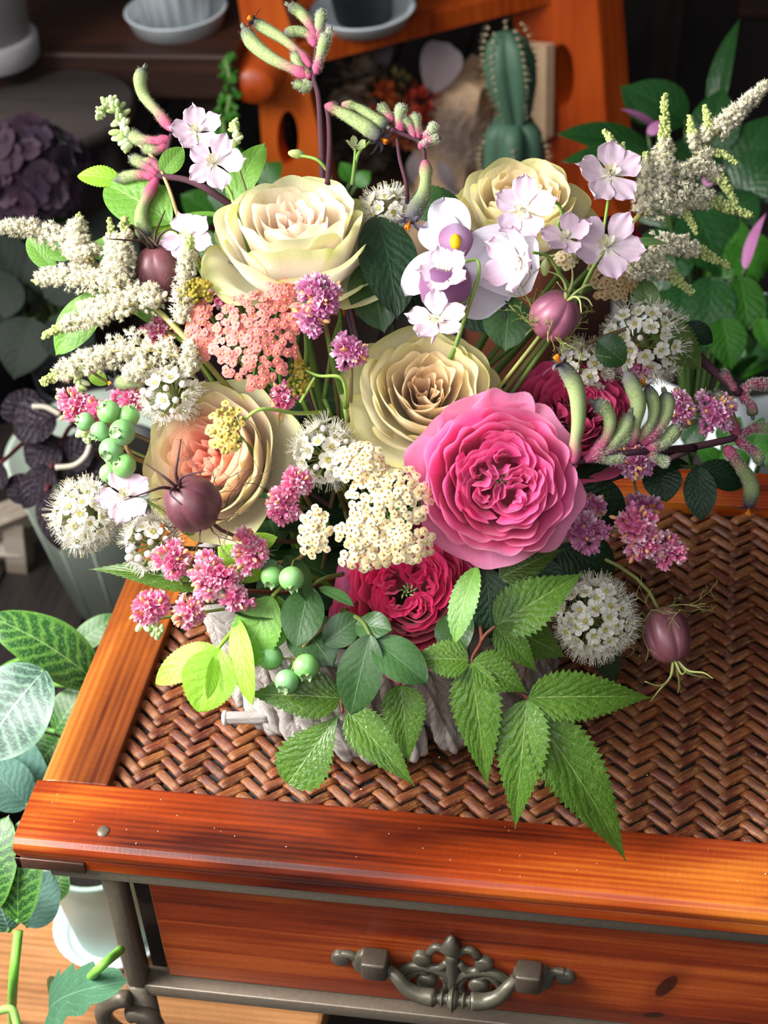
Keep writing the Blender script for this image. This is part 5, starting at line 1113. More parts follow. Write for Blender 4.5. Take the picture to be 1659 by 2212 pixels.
leafy('dark_leaf', 'dark leaves in the shade under the pink rose at the right', [
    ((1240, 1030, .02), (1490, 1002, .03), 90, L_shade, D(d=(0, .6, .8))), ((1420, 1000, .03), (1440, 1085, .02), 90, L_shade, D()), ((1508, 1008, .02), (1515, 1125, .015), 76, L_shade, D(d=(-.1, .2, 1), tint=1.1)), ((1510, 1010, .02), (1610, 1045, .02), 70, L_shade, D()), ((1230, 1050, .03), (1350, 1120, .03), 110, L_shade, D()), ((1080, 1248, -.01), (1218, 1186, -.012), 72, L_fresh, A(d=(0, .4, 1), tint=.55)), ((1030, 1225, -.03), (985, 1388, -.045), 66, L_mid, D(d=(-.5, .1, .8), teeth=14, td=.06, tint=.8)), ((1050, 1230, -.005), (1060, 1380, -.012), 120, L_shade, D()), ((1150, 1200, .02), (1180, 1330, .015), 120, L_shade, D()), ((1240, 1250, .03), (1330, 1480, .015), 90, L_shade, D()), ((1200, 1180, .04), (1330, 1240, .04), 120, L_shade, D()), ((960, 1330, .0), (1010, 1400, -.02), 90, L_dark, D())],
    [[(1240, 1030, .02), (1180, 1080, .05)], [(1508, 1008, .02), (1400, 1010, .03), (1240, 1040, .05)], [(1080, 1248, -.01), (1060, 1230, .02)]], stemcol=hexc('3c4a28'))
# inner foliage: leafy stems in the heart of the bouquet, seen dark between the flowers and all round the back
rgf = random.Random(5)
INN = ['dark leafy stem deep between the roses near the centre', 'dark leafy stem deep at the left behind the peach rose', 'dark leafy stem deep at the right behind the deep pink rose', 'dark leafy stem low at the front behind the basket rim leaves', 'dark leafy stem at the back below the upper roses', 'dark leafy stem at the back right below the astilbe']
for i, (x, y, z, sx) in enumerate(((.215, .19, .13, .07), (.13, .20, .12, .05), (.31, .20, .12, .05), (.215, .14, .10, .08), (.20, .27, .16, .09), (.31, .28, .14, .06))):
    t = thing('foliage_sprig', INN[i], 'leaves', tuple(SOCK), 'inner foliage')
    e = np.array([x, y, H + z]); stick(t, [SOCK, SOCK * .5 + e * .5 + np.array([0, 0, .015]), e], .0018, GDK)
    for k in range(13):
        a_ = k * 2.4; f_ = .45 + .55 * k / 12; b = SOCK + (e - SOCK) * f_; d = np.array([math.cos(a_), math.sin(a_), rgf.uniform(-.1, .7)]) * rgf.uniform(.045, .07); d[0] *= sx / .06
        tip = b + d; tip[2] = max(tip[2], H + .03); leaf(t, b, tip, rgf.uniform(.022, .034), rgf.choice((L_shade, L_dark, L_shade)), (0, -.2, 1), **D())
# bare green stems crossing the gap between the yarrow and the centre rose
for i, (pts, lab) in enumerate((([(655, 670, .0), (662, 760, .015), (650, 860, .03)], 'thin green yarrow stem left of the centre cream rose'), ([(700, 690, .0), (722, 790, .02), (745, 880, .04)], 'thick green stem below the mauve spray'), ([(735, 690, .01), (720, 740, .02), (700, 860, .04)], 'slim stem crossing behind the small mauve spray'))):
    t = thing('bare_stem', lab, 'stem', tuple(SOCK), 'bare stems'); st = stick(t, [S(*q) for q in pts], (.0014, .0022 if i == 1 else .0015), GREEN); p = S(*pts[-1]); stem_to_basket(t, p, unit(p - SOCK), .0018, GREEN)
yv2 = thing('branching_yarrow', 'branching lime green yarrow stem beside the centre cream rose', 'stem', tuple(SOCK), 'bare stems')
stick(yv2, [S(660, 800, .0), S(690, 812, .0), S(735, 815, .0), S(748, 850, .01), S(745, 880, .03)], (.0008, .0014), GLT, 'stem'); stick(yv2, [S(648, 870, .0), S(680, 815, .0)], .0009, GLT, 'stem'); p = S(745, 880, .03); stem_to_basket(yv2, p, unit(p - SOCK), .0016, GLT)

# ------------------------------------------------------------------ things behind and beside the table
def poly_panel(outer, hole, thick, yv, seg=56):
    """flat panel with an oval hole; outer: list of 3D points in one plane, hole: (centre, ax, ay vectors); thick along yv"""
    c, ax, ay = [np.asarray(q, float) for q in hole]; O = [np.asarray(q, float) for q in outer]
    ex = unit(ax); ey = unit(ay - ex * (ay @ ex)); P2 = [((q - c) @ ex, (q - c) @ ey) for q in O]; n = len(P2)
    def hit(th):
        d = np.array([math.cos(th), math.sin(th)]); best = 0.05
        for i in range(n):
            a_ = np.array(P2[i]); b_ = np.array(P2[(i + 1) % n]); e = b_ - a_; den = d[0] * e[1] - d[1] * e[0]
            if abs(den) < 1e-12: continue
            t_ = (a_[0] * e[1] - a_[1] * e[0]) / den; u_ = (a_[0] * d[1] - a_[1] * d[0]) / den
            if t_ > 0 and -1e-6 <= u_ <= 1 + 1e-6: best = max(best, t_) if best != .05 else t_
        return c + ex * d[0] * best + ey * d[1] * best
    angs = sorted(list(np.linspace(0, 2 * PI, seg, endpoint=False)) + [math.atan2(q[1], q[0]) % (2 * PI) for q in P2]); m = len(angs)
    out = [hit(t_) for t_ in angs]; inn = [c + ax * math.cos(t_) + ay * math.sin(t_) for t_ in angs]
    V = out + inn + [q + yv for q in out] + [q + yv for q in inn]; F = []
    for i in range(m):
        j = (i + 1) % m; F += [(i, j, m + j, m + i), (2 * m + j, 2 * m + i, 3 * m + i, 3 * m + j), (j, i, 2 * m + i, 2 * m + j), (m + i, m + j, 3 * m + j, 3 * m + i)]
    return np.array(V), F
def prism(pts, d):
    n = len(pts); P = [np.asarray(q, float) for q in pts]; V = P + [q + np.asarray(d) for q in P]
    F = [tuple(range(n)), tuple(range(2 * n - 1, n - 1, -1))] + [(i, n + i, n + (i + 1) % n, (i + 1) % n) for i in range(n)]
    return np.array(V), F
def lz(prof, loc, seg=40, wob=None):
    V, F = lathe(prof, seg, 0, wob); return V + np.asarray(loc), F
def pot_prof(r0, r1, h, t=.004, lip=0):
    return [(.001, 0), (r0, 0), (r0 + (r1 - r0) * .97, h * .97), (r1 + lip, h), (r1 - t, h), (r0 - t, t * 2), (.001, t * 2)]
white_m = simple('white_glaze', hexc('dfe6ea'), .3, 0, 40, .05); cream_m = simple('pale_green_metal', hexc('c9d6c6'), .4, 0, 30, .06)
grey_m = simple('grey_plastic', hexc('a9a5a8'), .5, 0, 30, .05); soil_m = simple('potting_soil', hexc('1a1310'), .95, 0, 300, .5, .6); blk_m = simple('black_plastic', hexc('15161a'), .45)
orange_w = wood_mat('orange_stain', 2, hexc('8a2c08'), hexc('bd4a10'), hexc('d9641c'), .4, 14, .08, .15, .4)
dark_w = wood_mat('dark_bench', 0, hexc('1a0e0a'), hexc('30180f'), hexc('4e2a18'), .5, 16, .05, .1, .4)
grey_w = wood_mat('grey_brown_wood', 0, hexc('352d2c'), hexc('463c3a'), hexc('544946'), .6, 22, .05, 0, .4)
tan_w = wood_mat('tan_wood', 0, hexc('8a5a34'), hexc('b8804e'), hexc('d6a06c'), .45, 22, .06, .1, .4)
pale_w = wood_mat('weathered_wood', 0, hexc('6d6052'), hexc('8c7e6e'), hexc('a3978a'), .7, 22, .06, 0, .4)

# orange stand
YL, YR = 1.38, 1.62
stand = thing('plant_stand', 'orange stained wooden stand with oval cut-outs behind the flowers', 'stand', tuple(onz(900, 300, 0.0) * np.array([1, 0, 0]) + np.array([0, 1.5, 0])))
L_ = lambda x, y: ony(x, y, YL); R_ = lambda x, y: ony(x, y, YR)
q0, q1 = L_(575, 420), L_(720, 420); 
V, F = poly_panel([L_(505, -60), L_(590, -60), L_(628, 60), L_(668, 200), q1, q0, L_(556, 190), L_(530, 110)], (L_(622, 300), L_(645, 300) - L_(622, 300), (L_(622, 240) - L_(622, 300))), .026, np.array([0, .035, 0]))
part('side_panel', MB().add(V, F), orange_w, stand, smooth=False)
part('leg', MB().add(*prism([q0, q1, (q1[0] + .02, YL, 0), (q0[0] - .01, YL, 0)], (0, .035, 0))), orange_w, stand, smooth=False)
V, F = lathe([(.001, -.055), (.020, -.052), (.027, -.042), (.030, .02), (.030, .05)], 18); p = L_(563, 150); part('rail_end', MB().add(np.stack([V[:, 0] * 1.15, V[:, 2], V[:, 1]], 1) + p, F), orange_w, stand)
p0, p1 = R_(1120, 420), R_(1320, 420)
V, F = poly_panel([R_(1105, 30), R_(1150, -60), R_(1285, -60), R_(1302, 150), p1, p0, R_(1140, 200)], (R_(1214, 165), R_(1240, 165) - R_(1214, 165), R_(1214, 95) - R_(1214, 165)), .026, np.array([.03, .035, 0]))
part('side_panel', MB().add(V, F), orange_w, stand, smooth=False)
part('leg', MB().add(*prism([p0, p1, (p1[0] + .02, YR, 0), (p0[0] - .01, YR, 0)], (.03, .035, 0))), orange_w, stand, smooth=False)
a0, a1 = L_(640, 148), R_(1190, 8); b0, b1 = L_(640, 100), R_(1190, -30); dv = np.array([-.06, .30, 0])
part('seat_board', MB().add(*prism([a0, a1, b1, b0], dv)), orange_w, stand, smooth=False)
# saucer and pot on the stand
zt = (b0[2] + (b1[2] - b0[2]) * .3)
sc_ = onz(785, 28, zt + .012); V, F = lz([(.001, 0), (.055, 0), (.066, .018), (.068, .020), (.063, .020), (.054, .006), (.001, .006)], (sc_[0], sc_[1], zt)); o = obj('saucer', MB().add(V, F).mesh('saucer', white_m)); tag(o, 'white round saucer on the orange stand', 'saucer', 'white saucers')
t = thing('black_nursery_pot', 'black nursery pot standing in the white saucer on the orange stand', 'pot', (sc_[0], sc_[1], zt + .006)); V, F = lz(pot_prof(.036, .046, .07), (sc_[0], sc_[1], zt + .006)); part('pot', MB().add(V, F), blk_m, t); V, F = lz([(.001, .062), (.04, .060)], (sc_[0], sc_[1], zt + .006)); part('soil', MB().add(V, F), soil_m, t)
for k in range(7):
    b = np.array([sc_[0], sc_[1], zt + .066]); a_ = k * 2.4 + 2.6; e = b + np.array([math.cos(a_) * .07, math.sin(a_) * .07, .02 - .01 * k * 0]); leaf(t, b, e, .014, L_mid, (0, 0, 1), arch=.25)

# bench with grey pot and white saucer
ZS = .42
sh = thing('wooden_bench', 'dark reddish brown wooden bench at the upper left', 'bench', (-.62, 1.78, 0)); e0 = onz(300, 118, ZS)
bxr = onz(505, 118, ZS)[0]
part('bench_top', MB().add(*box(-1.25, bxr, e0[1], e0[1] + .42, ZS - .06, ZS, .004)), dark_w, sh, smooth=False)
for x in (-1.18, bxr - .08):
    for y in (e0[1] + .03, e0[1] + .36): part('leg', MB().add(*box(x, x + .05, y, y + .05, 0, ZS - .06, .003)), dark_w, sh, smooth=False)
c = onz(120, 225, .40); rt = thing('round_side_table', 'round grey-brown wooden table top below the bench at the upper left', 'side table', (c[0], c[1], 0))
V, F = lz([(.001, 0), (.091, 0), (.095, .004), (.095, .018), (.091, .022), (.001, .022)], (c[0], c[1], .378)); part('table_top', MB().add(V, F), grey_w, rt)
for k in range(3):
    a_ = k * 2.1 + .5; V, F = tube([(c[0] + .05 * math.cos(a_), c[1] + .05 * math.sin(a_), .378), (c[0] + .07 * math.cos(a_), c[1] + .07 * math.sin(a_), 0)], .012, 10); part('leg', MB().add(V, F), grey_w, rt)
c = onz(-8, 130, ZS); gp = thing('grey_planter', 'tall grey planter with a saucer base at the top left corner', 'planter', (c[0], c[1], ZS)); V, F = lz([(.001, 0), (.052, 0), (.056, .004), (.057, .030), (.053, .034), (.001, .034)], (c[0], c[1], ZS)); part('saucer', MB().add(V, F), grey_m, gp); V, F = lz(pot_prof(.048, .058, .16), (c[0], c[1], ZS + .03)); part('pot', MB().add(V, F), grey_m, gp)
c = onz(385, 52, ZS); o = obj('saucer', MB().add(*lz([(.001, 0), (.058, 0), (.064, .020), (.066, .022), (.061, .022), (.055, .006), (.001, .006)], (c[0], c[1], ZS))).mesh('saucer', white_m)); tag(o, 'white saucer on the dark bench at the upper left', 'saucer', 'white saucers')
wp = thing('white_ribbed_pot', 'white ribbed pot standing in the saucer on the dark bench', 'pot', (c[0], c[1], ZS + .006)); V, F = lz(pot_prof(.040, .050, .09), (c[0], c[1], ZS + .006), 80, lambda t_, z: 1 + .035 * math.cos(16 * t_)); part('pot', MB().add(V, F), white_m, wp); V, F = lz([(.001, .08), (.045, .078)], (c[0], c[1], ZS + .006)); part('soil', MB().add(V, F), soil_m, wp)

# cactus
YC = 1.22
cb = ony(1112, 420, YC); ct = ony(1112, 285, YC); kk = (ct[2] - cb[2]); rw = np.linalg.norm(ony(1186, 340, YC) - ony(1112, 340, YC))
cac = thing('cactus', 'ribbed grey green cactus with a budding top arm behind the upper roses', 'cactus', (cb[0], YC, 0)); cac_m = simple('cactus_skin', hexc('3f5e4a'), .6, 0, 40, .25)
rib = lambda n_: (lambda th, z: .66 + .36 * abs(math.cos(n_ * th / 2 + .5)) ** .8)
prof = [(rw * .92, -.10), (rw * .98, 0)] + [(rw * (1.0 - .03 * i), kk * i / 5) for i in range(1, 6)] + [(rw * .74, kk * 1.10), (rw * .50, kk * 1.18), (rw * .2, kk * 1.21), (.001, kk * 1.2)]
V, F = lathe(prof, 60, 0, rib(5)); part('stem', MB().add(V + cb, F), cac_m, cac)
tp = ony(1115, 262, YC); t2 = ony(1092, 70, YC + .01); ax = unit(t2 - tp); Ls = np.linalg.norm(t2 - tp)
prof = [(rw * .30, -.01), (rw * .50, .10 * Ls), (rw * .72, .4 * Ls), (rw * .76, .65 * Ls), (rw * .60, .88 * Ls), (rw * .28, 1.0 * Ls), (.001, 1.01 * Ls)]
V, F = lathe(prof, 50, 0, rib(5)); Mc = frame(tp, ax, (0, -1, 0)); part('arm', MB().add(V, F, M=Mc), cac_m, cac)
sp = MB(); rgc = random.Random(3)
for n_, M_, L, R0, zz in ((5, trans(cb), kk * 1.15, rw, 0), (5, Mc, Ls, rw * .74, .1)):
    for i in range(n_):
        th = (2 * PI * i / n_) - 1.0 / n_
        for j in range(14):
            f_ = j / 13; z = zz * L + f_ * L * .95; r = R0 * (1.0 if n_ == 6 else (.62 + .42 * math.sin(f_ * 2.6))) * (1 - .2 * max(0, f_ - .75) / .25)
            p = xf(M_, [(r * math.cos(th), r * math.sin(th), z)])[0]
            V, F = sphere(.0020, 6, 4); sp.add(V, F, hexc('a89878'), M=trans(p))
            for _ in range(4):
                d = unit([math.cos(th) + rgc.uniform(-.8, .8), math.sin(th) + rgc.uniform(-.8, .8), rgc.uniform(-.6, .8)]); V, F = tube([p, p + M_[:3, :3] @ d * .007], [.0003, .0001], 3); sp.add(V, F, hexc('b0a080'))
part('spines', sp, M_stem, cac, kind='stuff')
V, F = lz(pot_prof(.06, .075, cb[2] - .06), (cb[0], YC, 0)); part('pot', MB().add(V, F), simple('terracotta', hexc('8a4a30'), .8), cac)

# dried bouquet in kraft paper under the stand
YD = 1.52; Dp = lambda x, y, dy=0: ony(x, y, YD + dy)
dr = thing('dried_bouquet', 'wrapped dried flower bouquet in brown paper under the orange stand', 'dried flowers', (Dp(900, 400)[0], YD, 0)); kraft = simple('kraft_paper', hexc('d8b490'), .8, 0, 60, .12)
part('paper_wrap', MB().add(*prism([Dp(975, 160), Dp(1038, 195), Dp(1015, 300), Dp(1000, 420), Dp(900, 460), Dp(890, 300)], (.02, .06, 0))), kraft, dr, smooth=False)
part('paper_wrap', MB().add(*prism([Dp(1120, 95, .08), Dp(1180, 100, .08), Dp(1178, 300, .08), Dp(1040, 420, .08), Dp(1010, 300, .08)], (.01, .01, 0))), kraft, dr, smooth=False)
part('paper_wrap', MB().add(*prism([Dp(640, 330, .03), Dp(770, 340, .03), Dp(900, 470, .03), Dp(640, 520, .03)], (.01, .05, 0))), simple('dark_paper', hexc('5a4436'), .8), dr, smooth=False)
lav = simple('dried_lilac', hexc('8f7f84'), .8, 0, 40, .15)
def blob(x, y, dy, pts_r, n_, col, sz, sd):
    rg_ = random.Random(sd); c_ = Dp(x, y, dy); mb = MB()
    for i in range(n_):
        d = unit([rg_.gauss(0, 1), rg_.gauss(0, 1) - .4, rg_.gauss(0, 1)]); p = c_ + d * pts_r * rg_.uniform(.4, 1); e = unit(d + np.array([rg_.gauss(0, .5) for _ in range(3)])); s1 = unit(np.cross(e, (.2, .4, .9))) * sz * .45
        V = [p, p + e * sz * .5 - s1, p + e * sz + unit(d) * sz * .2, p + e * sz * .5 + s1]; mb.add(V, [(0, 1, 2, 3)], np.array(col) * rg_.uniform(.6, 1.2))
    return mb
for x, y, dy, r, n_, col, sz, sd, nm in ((765, 180, 0, .030, 90, hexc('b09a84'), .022, 1, 'dried_bloom'), (850, 190, .02, .028, 120, hexc('a8945c'), .010, 2, 'dried_bloom'), (830, 225, -.02, .026, 120, hexc('d0602c'), .012, 3, 'dried_bloom'), (905, 235, -.02, .028, 140, hexc('b03a2a'), .012, 4, 'dried_bloom'), (880, 270, -.03, .03, 140, hexc('9a5030'), .012, 5, 'dried_bloom'), (1060, 165, .03, .022, 120, hexc('a8966e'), .008, 6, 'dried_bloom'), (780, 300, 0, .045, 160, hexc('7a6a5c'), .02, 7, 'dried_bloom'), (835, 165, .02, .02, 80, hexc('6d5a44'), .012, 8, 'dried_bloom')):
    part(nm, blob(x, y, dy, r, n_, col, sz, sd), M_small, dr)
mb = MB(); rg_ = random.Random(6)
for i in range(2600):
    c_ = Dp(985 + rg_.gauss(0, 28), 300 + rg_.gauss(0, 38), -.03 + rg_.gauss(0, .012)); d = unit([rg_.gauss(0, 1), rg_.gauss(0, 1), rg_.gauss(0, 1) + .4]); s1 = unit(np.cross(d, (.3, .2, .9))) * .0005; mb.add([c_ - s1, c_ + s1, c_ + d * .014], [(0, 1, 2)], np.array(hexc('c4b2a6')) * rg_.uniform(.7, 1.15))
part('pampas_tuft', mb, M_small, dr, kind='stuff')
def dleaf(b, e, W_, m, **k): leaf(dr, b, e, W_, m, (0, -.8, .6), **k)
dl_m = leaf_mat('dried_petal', hexc('6a5c60'), hexc('86767a'), hexc('7a6a6e'), 6, .5, .6, .1, .03, .02, .2)
dleaf(Dp(930, 205, -.01), Dp(970, 92, 0), .058, dl_m, p=.9, q=.35, arch=.06); dleaf(Dp(830, 150, .03), Dp(790, 95, .05), .06, dl_m, p=.7, q=.5); dleaf(Dp(950, 350, -.06), Dp(985, 418, -.07), .02, dl_m); dleaf(Dp(900, 330, -.05), Dp(890, 400, -.06), .02, dl_m); dleaf(Dp(960, 410, -.05), Dp(1020, 440, -.05), .018, dl_m)
V, F = lz([(.001, 0), (.05, 0), (.045, .12), (.001, .12)], (Dp(900, 460)[0], YD, 0)); part('paper_foot', MB().add(V, F), kraft, dr)

# generic potted plant made of leaves at pixel positions
def plant(name, label, cat, leaves, base, pot=None, group=None, stemcol=GDK, sr=.003, auto=None):
    """leaves: (base px, base py, tip px, tip py, offset, width px, material, kw)"""
    if auto:
        q_ = np.mean([at(l_[0], l_[1], l_[4]) for l_ in leaves], axis=0); base = (q_[0], q_[1] + auto, 0.0)
    t = thing(name, label, cat, tuple(base), group); b0 = np.asarray(base, float) + np.array([0, 0, pot[2] if pot else 0])
    for (bx, by, tx, ty, o_, w_, m_, *kw) in leaves:
        kw = dict(kw[0]) if kw else {}; d = kw.pop('d', (0, .4, 1)); o2 = kw.pop('o2', o_); nm = kw.pop('nm', 'leaf'); stem = kw.pop('stem', True)
        B = at(bx, by, o_); E_ = at(tx, ty, o2); k_ = (ZB + o_) / FPX; leaf(t, B, E_, w_ * k_, m_, dirv(*d), name=nm, **kw)
        if stem: stick(t, [B, B * .6 + b0 * .4 + np.array([0, 0, .03]), b0], (sr * .7, sr), stemcol, 'stalk', 6)
    if pot:
        r0, r1, h, m_ = pot; V, F = lz(pot_prof(r0, r1, h), base); part('pot', MB().add(V, F), m_, t); V, F = lz([(.001, h * .88), (r1 * .92, h * .86)], base); part('soil', MB().add(V, F), soil_m, t)
    return t
L_an = leaf_mat('leaf_glossy', hexc('0e2a10'), hexc('1f4c1c'), hexc('335f2e'), 7, .9, .25, .12, .04, .03, .25)
L_an2 = leaf_mat('leaf_glossy_bright', hexc('235a14'), hexc('3f7c22'), hexc('5f9440'), 7, .9, .25, .25, .04, .03, .25)
SPA = leaf_mat('spathe', hexc('8a4a78'), hexc('b070a0'), hexc('c79abb'), 5, .6, .4, .2, .02, .02, .1)
ap = onz(1560, 800, .30); G = dict(p=.55, q=.9, arch=.08, fold=.15)
def g(**k): d_ = dict(G); d_.update(k); return d_
AO = .62
plant('anthurium', 'glossy green potted plant with pink spathes behind the right astilbe', 'houseplant', [
    (1420, 260, 1340, 185, AO, 90, L_an, g()), (1480, 260, 1345, 188, AO, 120, L_an, g(d=(-.2, .5, 1))), (1400, 330, 1200, 290, AO - .05, 110, L_an, g(d=(0, .7, .8))), (1420, 350, 1210, 350, AO - .08, 90, L_an, g(d=(0, .7, .8))), (1545, 260, 1598, 40, AO + .05, 64, L_an, g(d=(-.8, .1, .7), tint=.8)), (1530, 330, 1560, 190, AO, 110, L_an, g()), (1580, 400, 1659, 250, AO, 120, L_an, g()), (1600, 420, 1690, 330, AO - .04, 130, L_an, g()), (1560, 480, 1640, 420, AO - .06, 110, L_an, g()),
    (1590, 520, 1650, 600, AO - .1, 120, L_an2, g(d=(.2, .4, 1))), (1600, 560, 1640, 610, AO - .12, 70, L_an2, g()), (1560, 600, 1600, 470, AO - .08, 120, L_an2, g(tint=.7)), (1540, 600, 1520, 760, AO - .14, 110, L_an, g(d=(0, .5, 1))), (1600, 600, 1620, 770, AO - .14, 90, L_an2, g(d=(0, .5, 1), tint=.6)), (1480, 620, 1450, 760, AO - .1, 110, L_an, g()), (1460, 500, 1400, 640, AO - .06, 130, L_an, g()), (1470, 420, 1380, 480, AO - .04, 130, L_an, g()), (1560, 690, 1580, 800, AO - .16, 90, L_an2, g(tint=.65)), (1500, 450, 1560, 600, AO - .08, 150, L_an, g()), (1640, 640, 1680, 760, AO - .1, 100, L_an, g()), (1520, 360, 1440, 420, AO - .02, 120, L_an, g()), (1480, 300, 1520, 420, AO, 140, L_an, g()), (1640, 690, 1665, 760, AO - .18, 50, L_an2, g()),
    (1420, 280, 1340, 235, AO - .05, 36, SPA, g(nm='spathe', d=(0, .8, .6))), (1400, 290, 1440, 260, AO - .06, 26, SPA, g(nm='spathe')), (1610, 580, 1655, 460, AO - .14, 34, SPA, g(nm='spathe', d=(-.8, .1, .6))), (1440, 420, 1450, 380, AO - .1, 30, SPA, g(nm='spathe', d=(-.6, .2, .6))), (1520, 400, 1545, 378, AO - .08, 26, SPA, g(nm='spathe'))],
    (ap[0], ap[1], .0), (.055, .07, .20, white_m), auto=-.06)
# white bowls at the right
for px, py, r, z, lab in ((1580, 740, .110, .23, 'large white bowl planter at the right edge behind the flowers'), (1475, 650, .09, .10, 'white bowl planter half hidden behind the bronze leaf')):
    c = onz(px, py, z); t = thing('white_bowl_planter', lab, 'planter', (c[0], c[1], 0), 'white bowl planters')
    V, F = lz([(.001, 0), (r * .55, 0), (r * .85, z * .35), (r, z * .8), (r, z), (r - .006, z), (r * .8, z * .4), (.001, z * .3)], (c[0], c[1], 0)); part('bowl', MB().add(V, F), white_m, t); V, F = lz([(.001, z * .85), (r * .95, z * .84)], (c[0], c[1], 0)); part('soil', MB().add(V, F), soil_m, t)
    rg_ = random.Random(int(px))
    for k in range(8):
        a_ = k * 2.4; q_ = .45 + .35 * (k % 5) / 4; b = np.array([c[0] + .02 * math.cos(a_), c[1] + .02 * math.sin(a_), z * .85]); e = b + np.array([math.cos(a_) * r * q_, math.sin(a_) * r * q_, rg_.uniform(.02, .07)]); leaf(t, b, e, .055, L_an2 if k % 2 else L_an, (0, -.2, 1), arch=.15)
plant('floor_plant', 'bright green leaves on the floor right behind the table edge', 'houseplant', [(1560, 1010, 1500, 960, .30, 50, L_an2, g()), (1600, 1010, 1580, 965, .30, 50, L_an2, g()), (1640, 1000, 1680, 960, .32, 60, L_an2, g()), (1620, 980, 1650, 900, .36, 60, L_an2, g(tint=.7)), (1560, 960, 1600, 900, .36, 60, L_an2, g(tint=.7)), (1540, 1000, 1620, 990, .3, 50, L_an2, g()), (1480, 960, 1530, 900, .36, 60, L_an, g())], tuple(onz(1580, 980, .0)), (.06, .075, .14, simple('terracotta_bowl', hexc('a8603c'), .8)), auto=.06)

# left: purple hydrangea
hy = at(70, 375, .80); hyb = np.array([hy[0], hy[1], 0.0])
hyd = thing('hydrangea', 'dusky purple hydrangea head in the shade at the far left', 'hydrangea', tuple(hyb), 'hydrangeas'); rg_ = random.Random(4)
def hfl(c0, c1):
    mb = MB(); petal5(mb, .001, .0155, .0095, .002, c0, c1, 4, jitter=rg_); V, F = sphere(.002, 6, 4); mb.add(V, F, c0); return mb.mesh('floret', M_soft)
HF = [hfl(hexc('301c2c'), hexc('4a3044')), hfl(hexc('3e283a'), hexc('5a4454')), hfl(hexc('2c1a30'), hexc('422c42'))]; HB = [hfl(hexc('23265c'), hexc('34387a'))]
def mop(parent, c, R, n_, ms, nm):
    core = part(nm, MB().add(*[q if i else q * R * .6 + c for i, q in enumerate(sphere(1, 12, 8))], (.03, .03, .03)), M_stem, parent)
    for i in range(n_):
        z_ = 1 - 1.5 * (i + .5) / n_; r_ = math.sqrt(1 - z_ * z_); a_ = i * 2.4; d = np.array([r_ * math.cos(a_), r_ * math.sin(a_), z_]); obj('floret', ms[i % len(ms)], core, frame(c + d * R * rg_.uniform(.85, 1.0), unit(d + np.array([rg_.gauss(0, .3) for _ in range(3)])), (rg_.random() - .5, rg_.random() - .5, .2)) @ scl(rg_.uniform(.9, 1.25)))
    stick(parent, [c, c * .5 + hyb * .5, hyb + np.array([0, 0, .1])], .004, GDK, 'stalk')
mop(hyd, hy, .058, 80, HF, 'flower_head'); V, F = lz(pot_prof(.04, .05, .16), hyb); part('pot', MB().add(V, F), blk_m, hyd)
hy2 = at(70, 275, 1.15); hyd2 = thing('hydrangea', 'deep blue hydrangea head in the dark behind the purple one', 'hydrangea', (hy2[0], hy2[1], 0), 'hydrangeas'); mop(hyd2, hy2, .055, 50, HB, 'flower_head')
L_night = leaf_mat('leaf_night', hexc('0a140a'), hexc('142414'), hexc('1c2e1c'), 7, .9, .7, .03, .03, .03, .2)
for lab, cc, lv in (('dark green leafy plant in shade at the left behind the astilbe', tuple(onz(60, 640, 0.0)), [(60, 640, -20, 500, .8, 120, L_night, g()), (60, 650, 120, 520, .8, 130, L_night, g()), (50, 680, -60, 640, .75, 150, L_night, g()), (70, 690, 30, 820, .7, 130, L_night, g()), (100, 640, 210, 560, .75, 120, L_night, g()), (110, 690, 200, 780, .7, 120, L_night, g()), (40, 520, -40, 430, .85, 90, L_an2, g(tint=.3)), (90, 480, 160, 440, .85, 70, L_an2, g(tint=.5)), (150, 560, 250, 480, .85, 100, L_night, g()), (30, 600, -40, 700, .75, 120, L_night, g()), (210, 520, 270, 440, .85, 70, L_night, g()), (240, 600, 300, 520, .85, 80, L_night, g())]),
                   ('green leafy houseplant behind the upper left larkspur', tuple(onz(480, 420, 0.0)), [(470, 470, 390, 420, .7, 90, L_an2, g(tint=.7)), (480, 470, 520, 380, .7, 90, L_an2, g(tint=.6)), (450, 500, 420, 580, .6, 80, L_an2, g(tint=.7)), (470, 480, 560, 460, .7, 80, L_an, g()), (420, 520, 380, 470, .7, 80, L_an, g()), (560, 400, 610, 350, .75, 60, L_an2, g(tint=.7)), (760, 390, 735, 350, .6, 40, L_an2, g()), (770, 400, 800, 370, .6, 40, L_an2, g())])):
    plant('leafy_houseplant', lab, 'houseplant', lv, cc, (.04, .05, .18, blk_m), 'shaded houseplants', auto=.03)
# curly green plant
cu = thing('curly_plant', 'curly green trailing plant left of the orange stand', 'houseplant', (at(492, 340, .8)[0], at(492, 340, .8)[1], 0), None); P = [at(492, 340, .8), at(486, 270, .8), at(498, 200, .8), at(490, 130, .8)]
stick(cu, [np.array([at(492, 340, .8)[0], at(492, 340, .8)[1], 0])] + P, .003, GREEN)
for k in range(22):
    f_ = k / 21; b = spline(P, 22)[k]; a_ = k * 2.4; e = b + (RIGHT * math.cos(a_) + TOW * math.sin(a_) * .8 + UP * .2) * (.022 - .010 * f_); leaf(cu, b, e, .016, L_an2, dirv(math.sin(a_), .5, 1), arch=.3, wave=.15)

